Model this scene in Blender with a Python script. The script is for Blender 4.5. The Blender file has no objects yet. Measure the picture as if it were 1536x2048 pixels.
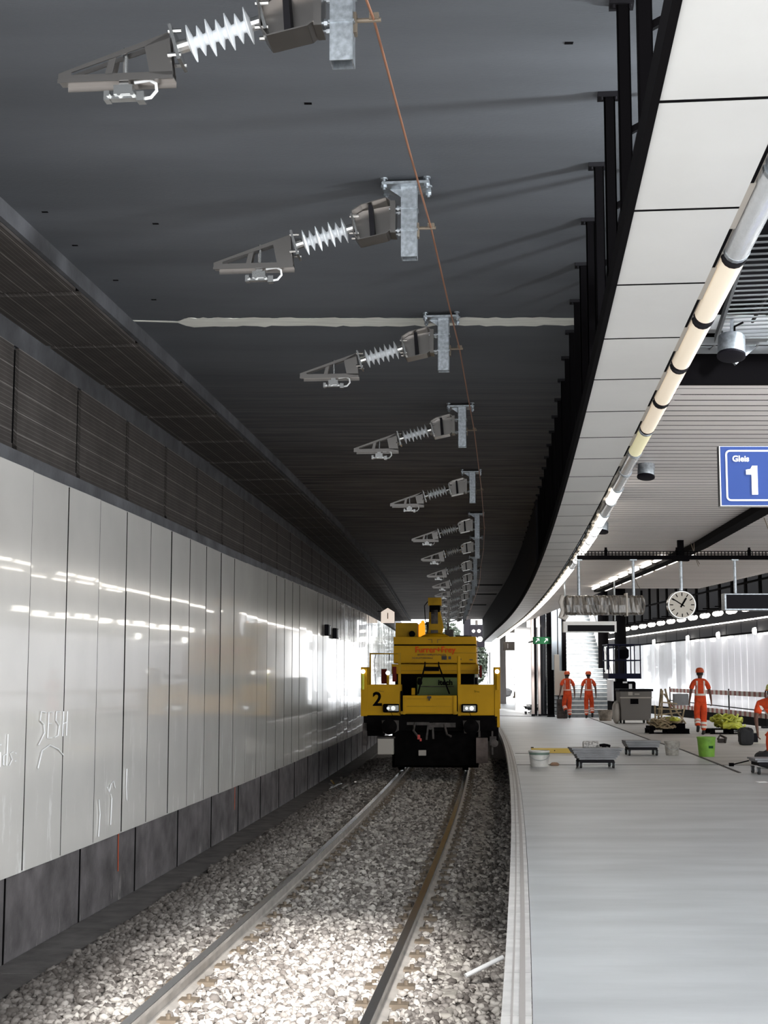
import bpy, bmesh, math, random
import numpy as np
from mathutils import Vector, Matrix, Euler
from mathutils.bvhtree import BVHTree
random.seed(7); rng = np.random.default_rng(7)
R = math.radians
sc = bpy.context.scene
COL = sc.collection

# ------------------------------------------------------------------ camera
cam = bpy.data.cameras.new('camera'); camo = bpy.data.objects.new('camera', cam); COL.objects.link(camo)
camo.location = (0, 0, 1.6); camo.rotation_euler = (R(90 + 6.62), 0, 0)
cam.sensor_fit = 'VERTICAL'; cam.sensor_height = 36.0; cam.lens = 36.0 * 2850 / 2048
cam.clip_start = 0.1; cam.clip_end = 600
sc.camera = camo
# ------------------------------------------------------------------ sky, sun, exposure
SKY = 3.4
SUN = 10.0
EXPO = 0.35
FLOOD = 260
w = bpy.data.worlds.new('sky'); sc.world = w; w.use_nodes = True
bgn = w.node_tree.nodes['Background']; bgn.inputs[0].default_value = (0.93, 0.97, 1.0, 1); bgn.inputs[1].default_value = SKY
sl = bpy.data.lights.new('sun', 'SUN'); sl.energy = SUN; sl.angle = R(10.0); sl.color = (1.0, 0.985, 0.96)
slo = bpy.data.objects.new('sun', sl); COL.objects.link(slo)
sun_dir = Vector((-0.04, 1.3, -1.0))
slo.rotation_euler = sun_dir.to_track_quat('-Z', 'Y').to_euler(); slo.location = (3, -8, 12)
sc.view_settings.view_transform = 'Standard'; sc.view_settings.look = 'None'
sc.view_settings.gamma = 1; sc.view_settings.exposure = EXPO; sc.view_settings.use_curve_mapping = False
try:
    sc.cycles.use_denoising = True; sc.cycles.max_bounces = 8; sc.cycles.diffuse_bounces = 5
    sc.cycles.glossy_bounces = 4; sc.cycles.transmission_bounces = 6; sc.cycles.sample_clamp_indirect = 8
    sc.cycles.use_light_tree = True
except Exception: pass

# ------------------------------------------------------------------ the curve everything follows
def E(Y):                                   # x of the platform edge
    if Y > 60: return E(60) + 0.0426 * (Y - 60)
    return -0.000529 * Y * Y + 0.106076 * Y - 0.159855
def S(Y): return 0.106076 - 0.001058 * min(Y, 60)
def HD(Y): return -math.atan(S(Y))          # rotation about z that turns +y along the track
def ER(Y): return 12.4 - 0.03 * (Y - 47)    # far edge of the island platform
def WR(Y): return ER(Y) + 4.4               # far wall

# ------------------------------------------------------------------ materials
MATS = {}
def mat(name, col, rough=0.5, metal=0.0, nz=None, bump=None, emit=0.0, ecol=None, coat=0.0, stretch=(1,1,1), alpha=1.0, trans=0.0, coords='Position', col2=None, spec=0.5):
    if name in MATS: return MATS[name]
    m = bpy.data.materials.new(name); m.use_nodes = True; nt = m.node_tree; b = nt.nodes['Principled BSDF']
    b.inputs['Base Color'].default_value = (*col, 1); b.inputs['Roughness'].default_value = rough
    b.inputs['Metallic'].default_value = metal; b.inputs['Coat Weight'].default_value = coat
    b.inputs['Alpha'].default_value = alpha; b.inputs['Transmission Weight'].default_value = trans
    b.inputs['Specular IOR Level'].default_value = spec
    if emit: b.inputs['Emission Strength'].default_value = emit; b.inputs['Emission Color'].default_value = (*(ecol or col), 1)
    if nz or bump:
        if coords == 'Position': g = nt.nodes.new('ShaderNodeNewGeometry'); src = g.outputs['Position']
        else: g = nt.nodes.new('ShaderNodeTexCoord'); src = g.outputs['Object']
        mp = nt.nodes.new('ShaderNodeMapping'); mp.inputs['Scale'].default_value = stretch; nt.links.new(src, mp.inputs[0])
    if nz:
        t = nt.nodes.new('ShaderNodeTexNoise'); t.inputs['Scale'].default_value = nz[0]; t.inputs['Detail'].default_value = 6; nt.links.new(mp.outputs[0], t.inputs[0])
        r = nt.nodes.new('ShaderNodeValToRGB'); a = nz[1]
        c2 = col2 or tuple(min(1, c * (1 + a)) for c in col); c1 = tuple(c * (1 - a) for c in col) if not col2 else col
        r.color_ramp.elements[0].position = 0.32; r.color_ramp.elements[1].position = 0.68
        r.color_ramp.elements[0].color = (*c1, 1); r.color_ramp.elements[1].color = (*c2, 1)
        nt.links.new(t.outputs[0], r.inputs[0]); nt.links.new(r.outputs[0], b.inputs['Base Color'])
    if bump:
        t2 = nt.nodes.new('ShaderNodeTexNoise'); t2.inputs['Scale'].default_value = bump[0]; t2.inputs['Detail'].default_value = 4; nt.links.new(mp.outputs[0], t2.inputs[0])
        bp = nt.nodes.new('ShaderNodeBump'); bp.inputs['Strength'].default_value = bump[1]; bp.inputs['Distance'].default_value = 0.02
        nt.links.new(t2.outputs[0], bp.inputs['Height']); nt.links.new(bp.outputs[0], b.inputs['Normal'])
    MATS[name] = m; return m
def nodes_of(m): return m.node_tree.nodes, m.node_tree.links, m.node_tree.nodes['Principled BSDF']

M_zinc = mat('dull_zinc', (0.16, 0.165, 0.17), 0.7, spec=.2)
M_paint = mat('dark_ceiling_paint', (0.098, 0.104, 0.115), 0.75, nz=(0.8, 0.18), bump=(60, 0.15), stretch=(0.4, 1.6, 1))
def plank_ceiling():
    # near part smooth paint, far part board marked concrete: fine cross lines
    n, l, b = nodes_of(M_paint)
    g = n.new('ShaderNodeNewGeometry'); sp = n.new('ShaderNodeSeparateXYZ'); l.new(g.outputs['Position'], sp.inputs[0])
    mr = n.new('ShaderNodeMapRange'); mr.inputs[1].default_value = 16; mr.inputs[2].default_value = 26; l.new(sp.outputs['Y'], mr.inputs[0])
    mp = n.new('ShaderNodeMapping'); mp.inputs['Scale'].default_value = (0.35, 7.0, 1); l.new(g.outputs['Position'], mp.inputs[0])
    t = n.new('ShaderNodeTexNoise'); t.inputs['Scale'].default_value = 1.6; t.inputs['Detail'].default_value = 7; t.inputs['Roughness'].default_value = 0.65; l.new(mp.outputs[0], t.inputs[0])
    r = n.new('ShaderNodeValToRGB'); r.color_ramp.elements[0].position = 0.38; r.color_ramp.elements[1].position = 0.66
    r.color_ramp.elements[0].color = (0.008, 0.006, 0.006, 1); r.color_ramp.elements[1].color = (0.17, 0.145, 0.135, 1); l.new(t.outputs[0], r.inputs[0])
    old = b.inputs['Base Color'].links[0].from_socket
    mx = n.new('ShaderNodeMix'); mx.data_type = 'RGBA'; l.new(mr.outputs[0], mx.inputs[0]); l.new(old, mx.inputs[6]); l.new(r.outputs[0], mx.inputs[7]); l.new(mx.outputs[2], b.inputs['Base Color'])
plank_ceiling()
M_mortar = mat('pale_mortar', (0.86, 0.85, 0.78), 0.85, nz=(9, 0.12), stretch=(0.3, 3, 1))
M_conc_dark = mat('dark_concrete', (0.085, 0.085, 0.092), 0.8, nz=(2.2, 0.35), bump=(18, 0.3))
M_plinth = mat('plinth_concrete', (0.10, 0.09, 0.092), 0.8, nz=(3, 0.45), bump=(25, 0.35))
M_slab = mat('cess_slab', (0.12, 0.11, 0.105), 0.85, nz=(4, 0.3), bump=(30, 0.3))
M_white = mat('white_enamel', (0.67, 0.645, 0.61), 0.16, nz=(1.2, 0.05), coat=0.5, bump=(0.9, 0.05))
M_soffit = mat('soffit_white', (0.65, 0.64, 0.62), 0.4, nz=(1.5, 0.03), bump=(14, 0.08))
M_black = mat('black_steel', (0.003, 0.0025, 0.003), 0.85, spec=0.05)
M_dark = mat('dark_grey_steel', (0.012, 0.011, 0.013), 0.7, spec=0.12)
M_galv = mat('galvanised_steel', (0.42, 0.45, 0.48), 0.42, 0.85, nz=(30, 0.25), coords='Object')
M_alu = mat('aluminium', (0.55, 0.55, 0.54), 0.25, 0.95)
M_steel = mat('stainless_steel', (0.30, 0.28, 0.265), 0.28, 0.95)
M_porc = mat('silicone_insulator', (0.86, 0.88, 0.90), 0.35)
M_copper = mat('copper', (0.42, 0.2, 0.12), 0.45, 0.7)
M_floor = mat('platform_concrete', (0.47, 0.475, 0.48), 0.42, nz=(1.3, 0.14), bump=(7, 0.12), stretch=(0.5, 1.3, 1))
M_floor2 = mat('platform_screed', (0.40, 0.37, 0.34), 0.7, nz=(1.0, 0.15), stretch=(0.4, 1.2, 1))
M_edge = mat('edge_stone', (0.55, 0.53, 0.51), 0.6, nz=(6, 0.12))
M_groove = mat('groove_dark', (0.05, 0.045, 0.04), 0.9)
M_slat = mat('slat_ceiling_white', (0.72, 0.67, 0.645), 0.45, nz=(0.5, 0.12), stretch=(0.3, 1, 1))
M_wood = mat('timber', (0.45, 0.3, 0.16), 0.6, nz=(12, 0.25), stretch=(1, 8, 1))
M_yellow = mat('yellow_vehicle_paint', (0.56, 0.30, 0.004), 0.5, nz=(1.6, 0.10), spec=0.15)
M_yellow2 = mat('yellow_vehicle_paint_worn', (0.44, 0.25, 0.012), 0.6, nz=(2.4, 0.2), spec=0.15)
M_grime = mat('black_grime', (0.004, 0.0035, 0.0035), 0.9, nz=(6, 0.5), spec=0.05)
M_dirtsteel = mat('dirty_steel', (0.06, 0.05, 0.045), 0.6, 0.3, nz=(9, 0.5))
M_beige = mat('beige_plastic', (0.45, 0.41, 0.36), 0.6)
M_orange = mat('hi_vis_orange', (0.72, 0.07, 0.012), 0.85, nz=(7, 0.18), bump=(16, 0.8), coords='Object')
M_refl = mat('reflective_tape', (0.78, 0.70, 0.62), 0.4)
M_reflp = mat('reflective_tape_pink', (0.8, 0.5, 0.42), 0.4)
M_skin = mat('skin', (0.13, 0.06, 0.04), 0.6)
M_helmet = mat('orange_helmet', (0.62, 0.09, 0.02), 0.4)
M_boot = mat('black_boot', (0.015, 0.014, 0.014), 0.6)
M_hair = mat('dark_hair', (0.02, 0.015, 0.012), 0.8)
M_blue = mat('sign_blue', (0.022, 0.05, 0.19), 0.5, spec=0.2)
M_bluelift = mat('lift_blue', (0.004, 0.005, 0.022), 0.6, spec=0.15)
M_signw = mat('sign_white', (0.85, 0.85, 0.85), 0.35)
M_green = mat('green_bucket_plastic', (0.17, 0.36, 0.035), 0.5, nz=(8, 0.2), coords='Object')
M_dkgreen = mat('exit_sign_green', (0.008, 0.06, 0.022), 0.6, spec=0.1)
M_red = mat('red_paint', (0.55, 0.04, 0.03), 0.45)
M_redtext = mat('orange_lettering', (0.70, 0.07, 0.01), 0.6, spec=0.1)
M_rust = mat('rail_side_steel', (0.40, 0.37, 0.34), 0.5, 0.2, nz=(5, 0.2))
M_railtop = mat('rail_top', (0.55, 0.55, 0.56), 0.25, 0.95)
M_sleeper = mat('sleeper_concrete', (0.40, 0.37, 0.33), 0.8, nz=(8, 0.2))
M_clip = mat('rail_clip', (0.20, 0.16, 0.12), 0.6, 0.4)
M_leaf = mat('foliage', (0.010, 0.018, 0.008), 0.7, nz=(3, 0.4))
M_lime = mat('lime_hose', (0.50, 0.52, 0.06), 0.5, nz=(10, 0.25), coords='Object')
M_strap = mat('tan_hose', (0.36, 0.28, 0.17), 0.7, nz=(9, 0.4), coords='Object')
M_glassy = mat('clear_tube', (0.62, 0.63, 0.64), 0.18, nz=(3, 0.2), bump=(50, 0.3), stretch=(1, 0.2, 1), coat=0.6)
M_foil = mat('plastic_wrap', (0.10, 0.085, 0.07), 0.22, 0.1, nz=(14, 0.7), bump=(16, 1.0), stretch=(2, 1, 0.4), coat=0.5)
M_display = mat('dark_display', (0.008, 0.007, 0.010), 0.5, spec=0.1)
M_clock = mat('clock_face', (0.50, 0.45, 0.38), 0.4)
M_sheet = mat('grey_board', (0.24, 0.24, 0.25), 0.6, nz=(3, 0.2))
M_bag = mat('black_fabric', (0.02, 0.02, 0.022), 0.8, bump=(12, 0.5))
M_tubewarm = mat('lamp_cover_warm', (0.8, 0.74, 0.62), 0.4, emit=0.30, ecol=(1.0, 0.80, 0.60))
M_tubewhite = mat('lamp_cover_white', (0.85, 0.82, 0.75), 0.4, emit=6.0, ecol=(1.0, 0.94, 0.84))
M_tubeyel = mat('lamp_cover_yellow', (0.8, 0.74, 0.5), 0.4, emit=0.25, ecol=(1.0, 0.92, 0.55))
M_lampw = mat('lamp_lens', (0.9, 0.9, 0.85), 0.3, emit=9.0, ecol=(1.0, 0.97, 0.88))
M_head = mat('headlight_glass', (0.22, 0.22, 0.20), 0.25, 0.3)
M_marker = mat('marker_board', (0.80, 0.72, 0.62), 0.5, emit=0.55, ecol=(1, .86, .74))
M_amber = mat('amber_lamp', (0.9, 0.35, 0.02), 0.3, emit=0.8, ecol=(1, 0.4, 0.02))
M_paleend = mat('pale_render', (0.62, 0.58, 0.56), 0.8)
M_wr = mat('far_wall_panels', (0.80, 0.78, 0.82), 0.2, nz=(0.7, 0.10), coat=0.4, bump=(1.1, 0.35), stretch=(1, 1, 0.25))
M_machgreen = mat('green_machine', (0.09, 0.13, 0.03), 0.6)
M_rubber = mat('rubber', (0.02, 0.02, 0.02), 0.7)
M_bucketw = mat('white_bucket_plastic', (0.62, 0.60, 0.56), 0.45, nz=(9, 0.12), coords='Object')
M_bucketc = mat('translucent_bucket', (0.50, 0.47, 0.42), 0.4, nz=(14, 0.25), alpha=0.75, coords='Object')
M_stripe = mat('barrier_stripes', (0.5, 0.5, 0.5), 0.6)
def stripes():
    n, l, b = nodes_of(M_stripe); tc = n.new('ShaderNodeTexCoord'); sp = n.new('ShaderNodeSeparateXYZ'); l.new(tc.outputs['Object'], sp.inputs[0])
    m1 = n.new('ShaderNodeMath'); m1.operation = 'MULTIPLY'; m1.inputs[1].default_value = 1.35; l.new(sp.outputs['Y'], m1.inputs[0]); fr = n.new('ShaderNodeMath'); fr.operation = 'FRACT'; l.new(m1.outputs[0], fr.inputs[0])
    gt = n.new('ShaderNodeMath'); gt.operation = 'GREATER_THAN'; gt.inputs[1].default_value = 0.5; l.new(fr.outputs[0], gt.inputs[0]); mx = n.new('ShaderNodeMix'); mx.data_type = 'RGBA'; l.new(gt.outputs[0], mx.inputs[0]); mx.inputs[6].default_value = (.30, .09, .07, 1); mx.inputs[7].default_value = (.62, .57, .52, 1); l.new(mx.outputs[2], b.inputs['Base Color'])
stripes()
M_acoustic = mat('acoustic_slats', (0.055, 0.048, 0.045), 0.8)
def acoustic():
    n, l, b = nodes_of(M_acoustic)
    tc = n.new('ShaderNodeTexCoord'); sp = n.new('ShaderNodeSeparateXYZ'); l.new(tc.outputs['Object'], sp.inputs[0])
    ad = n.new('ShaderNodeMath'); ad.operation = 'ADD'; l.new(sp.outputs['X'], ad.inputs[0]); l.new(sp.outputs['Z'], ad.inputs[1])
    out = None
    for k, wd in ((22.0, 0.86), (4.6, 0.95)):
        m1 = n.new('ShaderNodeMath'); m1.operation = 'MULTIPLY'; m1.inputs[1].default_value = k; l.new(ad.outputs[0], m1.inputs[0])
        fr = n.new('ShaderNodeMath'); fr.operation = 'FRACT'; l.new(m1.outputs[0], fr.inputs[0])
        gt = n.new('ShaderNodeMath'); gt.operation = 'GREATER_THAN'; gt.inputs[1].default_value = wd; l.new(fr.outputs[0], gt.inputs[0])
        if out is None: out = gt
        else:
            sc1 = n.new('ShaderNodeMath'); sc1.operation = 'MULTIPLY_ADD'; sc1.inputs[1].default_value = 0.35; l.new(out.outputs[0], sc1.inputs[0]); l.new(gt.outputs[0], sc1.inputs[2]); out = sc1
    ns = n.new('ShaderNodeTexNoise'); ns.inputs['Scale'].default_value = 3; ns.inputs['Detail'].default_value = 6; l.new(tc.outputs['Object'], ns.inputs[0])
    mx = n.new('ShaderNodeMix'); mx.data_type = 'RGBA'; l.new(out.outputs[0], mx.inputs[0]); mx.inputs[6].default_value = (0.085, 0.072, 0.065, 1); mx.inputs[7].default_value = (0.32, 0.29, 0.27, 1)
    mu = n.new('ShaderNodeMix'); mu.data_type = 'RGBA'; mu.blend_type = 'MULTIPLY'; mu.inputs[0].default_value = 0.6; l.new(mx.outputs[2], mu.inputs[6]); l.new(ns.outputs[0], mu.inputs[7]); l.new(mu.outputs[2], b.inputs['Base Color'])
acoustic()
def streaks(m, z0, z1, amount, col):
    # worn scratches and dirt that stay on the panels near their foot
    n, l, b = nodes_of(m)
    g = n.new('ShaderNodeNewGeometry'); sp = n.new('ShaderNodeSeparateXYZ'); l.new(g.outputs['Position'], sp.inputs[0])
    mr = n.new('ShaderNodeMapRange'); mr.inputs[1].default_value = z1; mr.inputs[2].default_value = z0; l.new(sp.outputs['Z'], mr.inputs[0])
    mp = n.new('ShaderNodeMapping'); mp.inputs['Scale'].default_value = (3, 2.2, 0.5); l.new(g.outputs['Position'], mp.inputs[0])
    t = n.new('ShaderNodeTexNoise'); t.inputs['Scale'].default_value = 2.4; t.inputs['Detail'].default_value = 9; t.inputs['Roughness'].default_value = 0.7; l.new(mp.outputs[0], t.inputs[0])
    r = n.new('ShaderNodeValToRGB'); r.color_ramp.elements[0].position = 0.57; r.color_ramp.elements[1].position = 0.66; l.new(t.outputs[0], r.inputs[0])
    mm = n.new('ShaderNodeMath'); mm.operation = 'MULTIPLY'; l.new(r.outputs[0], mm.inputs[0]); l.new(mr.outputs[0], mm.inputs[1])
    m2 = n.new('ShaderNodeMath'); m2.operation = 'MULTIPLY'; m2.inputs[1].default_value = amount; l.new(mm.outputs[0], m2.inputs[0])
    old = b.inputs['Base Color'].links[0].from_socket
    mx = n.new('ShaderNodeMix'); mx.data_type = 'RGBA'; l.new(m2.outputs[0], mx.inputs[0]); l.new(old, mx.inputs[6]); mx.inputs[7].default_value = (*col, 1); l.new(mx.outputs[2], b.inputs['Base Color'])
streaks(M_white, -0.1, 1.5, 0.8, (0.95, 0.94, 0.92))
streaks(M_plinth, -0.9, -0.5, 0.7, (0.5, 0.47, 0.44))
# ballast: every stone its own tone through a vertex attribute
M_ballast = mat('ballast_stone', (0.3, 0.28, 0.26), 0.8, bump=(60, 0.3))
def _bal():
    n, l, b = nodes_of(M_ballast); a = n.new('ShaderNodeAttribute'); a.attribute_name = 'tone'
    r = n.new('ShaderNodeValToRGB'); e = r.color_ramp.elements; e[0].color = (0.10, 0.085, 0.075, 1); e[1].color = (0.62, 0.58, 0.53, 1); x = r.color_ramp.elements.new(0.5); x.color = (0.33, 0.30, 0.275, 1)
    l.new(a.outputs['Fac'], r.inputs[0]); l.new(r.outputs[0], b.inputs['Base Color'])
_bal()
M_bed = mat('ballast_bed', (0.2, 0.18, 0.165), 0.9, nz=(22, 0.8), bump=(22, 1.0))

# ------------------------------------------------------------------ mesh helpers
def rotm(rx=0, ry=0, rz=0): return Euler((rx, ry, rz)).to_matrix().to_4x4()
class MB:
    def __init__(s): s.v = []; s.f = []; s.sm = False
    def add(s, vs, fs):
        o = len(s.v); s.v += [tuple(v) for v in vs]; s.f += [tuple(i + o for i in f) for f in fs]; return s
    def box(s, c, d, rot=None):
        hx, hy, hz = d[0] / 2, d[1] / 2, d[2] / 2
        vs = [Vector((x, y, z)) for x in (-hx, hx) for y in (-hy, hy) for z in (-hz, hz)]
        if rot is not None: vs = [rot @ v for v in vs]
        vs = [v + Vector(c) for v in vs]
        return s.add(vs, [(0,1,3,2),(4,6,7,5),(0,4,5,1),(2,3,7,6),(0,2,6,4),(1,5,7,3)])
    def bb(s, x0, x1, y0, y1, z0, z1): return s.box(((x0+x1)/2, (y0+y1)/2, (z0+z1)/2), (abs(x1-x0), abs(y1-y0), abs(z1-z0)))
    def bar(s, a, b, wd, th, up=(0,0,1)):
        a = Vector(a); b = Vector(b); d = b - a; L = d.length; d.normalize(); u = Vector(up)
        if abs(d.dot(u)) > 0.98: u = Vector((0, 1, 0))
        sx = d.cross(u).normalized(); uz = sx.cross(d).normalized()
        m = Matrix((sx, d, uz)).transposed()
        return s.box((a + b) / 2, (wd, L, th), m)
    def cyl(s, a, b, r, n=12, r2=None, caps=True):
        a = Vector(a); b = Vector(b); d = (b - a).normalized(); u = Vector((0, 0, 1)) if abs(d.z) < 0.95 else Vector((1, 0, 0))
        x = d.cross(u).normalized(); y = x.cross(d); r2 = r if r2 is None else r2; vs = []
        for p, rr in ((a, r), (b, r2)):
            for i in range(n):
                t = 2 * math.pi * i / n; vs.append(p + x * (rr * math.cos(t)) + y * (rr * math.sin(t)))
        fs = [(i, (i+1) % n, n + (i+1) % n, n + i) for i in range(n)]
        if caps: fs += [tuple(range(n-1, -1, -1)), tuple(range(n, 2*n))]
        return s.add(vs, fs)
    def tube(s, pts, r, n=6):
        pts = [Vector(p) for p in pts]; rings = []; x = None
        for i, p in enumerate(pts):
            d = (pts[min(i+1, len(pts)-1)] - pts[max(i-1, 0)]).normalized()
            if x is None:
                u = Vector((0, 0, 1)) if abs(d.z) < 0.9 else Vector((1, 0, 0)); x = d.cross(u).normalized()
            else: x = (x - d * x.dot(d)).normalized()
            y = d.cross(x); rings.append([p + x * (r*math.cos(2*math.pi*k/n)) + y * (r*math.sin(2*math.pi*k/n)) for k in range(n)])
        vs = [v for rg in rings for v in rg]; fs = []
        for i in range(len(pts)-1):
            for k in range(n): fs.append((i*n+k, i*n+(k+1) % n, (i+1)*n+(k+1) % n, (i+1)*n+k))
        fs += [tuple(range(n-1, -1, -1)), tuple(range((len(pts)-1)*n, len(pts)*n))]
        return s.add(vs, fs)
    def lathe(s, prof, n=20, c=(0,0,0), axis=None):
        vs = []; m = Vector((0,0,1)).rotation_difference(Vector(axis)).to_matrix() if axis is not None else Matrix.Identity(3)
        for (r, z) in prof:
            for i in range(n):
                t = 2*math.pi*i/n; vs.append(m @ Vector((r*math.cos(t), r*math.sin(t), z)) + Vector(c))
        fs = []
        for j in range(len(prof)-1):
            for i in range(n): fs.append((j*n+i, j*n+(i+1) % n, (j+1)*n+(i+1) % n, (j+1)*n+i))
        fs += [tuple(range(n-1, -1, -1)), tuple(range((len(prof)-1)*n, len(prof)*n))]
        return s.add(vs, fs)
    def prism(s, poly, y0, y1):              # polygon in xz extruded along y
        n = len(poly); vs = [(x, y0, z) for x, z in poly] + [(x, y1, z) for x, z in poly]
        fs = [(i, (i+1) % n, n+(i+1) % n, n+i) for i in range(n)] + [tuple(range(n-1, -1, -1)), tuple(range(n, 2*n))]
        return s.add(vs, fs)
    def sweep(s, prof, Y0, Y1, step=1.0, base=E, close=True, caps=True):   # profile (off, z) along the track
        k = max(1, int(round((Y1-Y0)/step))); n = len(prof); vs = []
        for i in range(k+1):
            Y = Y0 + (Y1-Y0)*i/k; b = base(Y)
            vs += [(b + o, Y, z) for o, z in prof]
        fs = []; rg = n if close else n-1
        for i in range(k):
            for j in range(rg): fs.append((i*n+j, i*n+(j+1) % n, (i+1)*n+(j+1) % n, (i+1)*n+j))
        if close and caps: fs += [tuple(range(n-1, -1, -1)), tuple(range(k*n, (k+1)*n))]
        return s.add(vs, fs)
    def sbox(s, o0, o1, z0, z1, Y0, Y1, step=1.0, base=E): return s.sweep([(o0, z0), (o1, z0), (o1, z1), (o0, z1)], Y0, Y1, step, base)
    def build(s, name, m, parent=None, world=False, smooth=False, bevel=0.0):
        me = bpy.data.meshes.new(name); V = s.v
        org = Vector((0,0,0))
        if parent is None and V:
            a = np.array(V); mn = a.min(0); mx = a.max(0); org = Vector(((mn[0]+mx[0])/2, (mn[1]+mx[1])/2, mn[2]))
        elif world and parent is not None:
            mi = parent.matrix_basis.inverted()
            V = [tuple(mi @ Vector(v)) for v in V]
        if parent is None: V = [(v[0]-org.x, v[1]-org.y, v[2]-org.z) for v in V]
        me.from_pydata(V, [], s.f); me.update()
        bmx = bmesh.new(); bmx.from_mesh(me); bmesh.ops.recalc_face_normals(bmx, faces=bmx.faces)
        bmx.to_mesh(me); bmx.free()
        if m is not None: me.materials.append(m)
        o = bpy.data.objects.new(name, me); COL.objects.link(o)
        if parent is not None: o.parent = parent
        else: o.location = org
        if smooth:
            me.polygons.foreach_set('use_smooth', [True]*len(me.polygons)); me.set_sharp_from_angle(angle=R(40))
        if bevel:
            bv = o.modifiers.new('bevel', 'BEVEL'); bv.width = bevel; bv.segments = 2; bv.limit_method = 'ANGLE'
        return o
def tag(o, label=None, cat=None, group=None, kind=None):
    if label: o['label'] = label
    if cat: o['category'] = cat
    if group: o['group'] = group
    if kind: o['kind'] = kind
    return o
def empty(name, loc, rz=0, label=None, cat=None, group=None, kind=None):
    o = bpy.data.objects.new(name, None); COL.objects.link(o); o.location = loc; o.rotation_euler = (0, 0, rz); o.empty_display_size = 0.1
    o.matrix_basis = Matrix.Translation(loc) @ rotm(0, 0, rz)
    return tag(o, label, cat, group, kind)
def copy_tree(o, parent=None):
    c = o.copy(); COL.objects.link(c)
    if parent is not None: c.parent = parent; c.matrix_parent_inverse = o.matrix_parent_inverse.copy()
    for ch in list(o.children): copy_tree(ch, c)
    return c
def place(o, loc, rz=0, scale=(1,1,1)): o.location = loc; o.rotation_euler = (0, 0, rz); o.scale = scale
def text(s, size, m, parent, loc, rot=(R(90), 0, 0), name='lettering', extrude=0.002, align='CENTER', bold=0.0, sx=1.0):
    cu = bpy.data.curves.new(name, 'FONT'); cu.body = s; cu.size = size; cu.extrude = extrude; cu.align_x = align; cu.align_y = 'CENTER'; cu.offset = bold; cu.resolution_u = 3
    t = bpy.data.objects.new('tmp', cu); COL.objects.link(t)
    dg = bpy.context.evaluated_depsgraph_get(); me = bpy.data.meshes.new_from_object(t.evaluated_get(dg)); bpy.data.objects.remove(t)
    me.materials.clear(); me.materials.append(m)
    o = bpy.data.objects.new(name, me); COL.objects.link(o); o.parent = parent; o.location = loc; o.rotation_euler = rot; o.scale = (sx, 1, 1)
    return o
# ================================================================== SETTING
def struct(o, label=None): o['kind'] = 'structure'; (label and o.__setitem__('label', label)); return o
# track bed and ground
b = MB(); b.sweep([(-3.86, -.86), (-3.7, -.80), (-3.2, -.735), (-2.7, -.72), (-.6, -.72), (-.2, -.80), (.35, -.82), (.35, -1.0), (-3.86, -1.0)], -4, 150, 1.0)
struct(b.build('ground', M_bed), 'grey ballast bed of the track beside the left wall')
b = MB()
for i in range(-4, 150, 2): b.add([(ER(i)-.3, i, -.8), (30, i, -.8), (30, i+2, -.8), (ER(i+2)-.3, i+2, -.8)], [(0,1,2,3)])
struct(b.build('ground', M_bed), 'ballast bed of the far track behind the platform')
# island platform
b = MB(); Ys = list(np.arange(-4, 151, 1.0))
vs = []; fs = []
for y in Ys: vs += [(E(y)+.15, y, 0), (ER(y), y, 0), (ER(y), y, -.16), (E(y)+.15, y, -.16)]
for i in range(len(Ys)-1):
    for j in range(4): fs.append((i*4+j, i*4+(j+1) % 4, (i+1)*4+(j+1) % 4, (i+1)*4+j))
b.add(vs, fs); floor = b.build('floor', M_floor)
struct(floor, 'polished grey concrete island platform floor')
b = MB(); b.sbox(.33, .5, -1.0, -.14, -4, 150); struct(b.build('trim_1', M_conc_dark), 'dark recessed wall under the platform edge')
b = MB()
y = -4.0
while y < 100:
    b.sweep([(0, -.13), (.146, -.13), (.146, .004), (0, .004)], y, y+.992, .5); y += 1.0
struct(b.build('trim_2', M_edge), 'pale kerb stones along the platform edge')
b = MB(); b.sbox(.045, .055, .003, .0055, -4, 100); b.sbox(.085, .115, .003, .0055, -4, 100)
struct(b.build('trim_3', mat('edge_line_grey', (0.36, 0.33, 0.31), 0.6)), 'thin grey lines on the kerb stones')
# old brownish screed to the right of the saw-cut groove, and grooves
gp = [(8.2, 57.5), (7.8, 51.4), (6.84, 37.1), (6.62, 32.0), (6.18, 26.56), (6.0, 24.4), (5.7, 20.0)]
b = MB(); vs = []; fs = []
gp2 = gp[:5]
for (x, y) in gp2: vs += [(x, y, .004), (ER(y)-.02, y, .004)]
for i in range(len(gp2)-1): fs.append((2*i, 2*i+1, 2*i+3, 2*i+2))
b.add(vs, fs); struct(b.build('trim_4', M_floor2), 'brownish unfinished screed on the far side of the groove')
b = MB()
for i in range(len(gp)-2): b.bar((*gp[i], .004), (*gp[i+1], .004), .06, .006)
b.bar((E(26.6)+.16, 26.6, .003), (6.2, 26.6, .003), .035, .005); b.bar((6.2, 26.5, .003), (12.9, 26.4, .003), .05, .005)
b.bar((E(31)+.16, 30.6, .003), (4.2, 30.6, .003), .03, .005)
b.bar((E(42)+.3, 61, .003), (8.2, 57.6, .003), .12, .02)
struct(b.build('trim_5', M_groove), 'dark joints cut across the platform floor')
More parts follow.
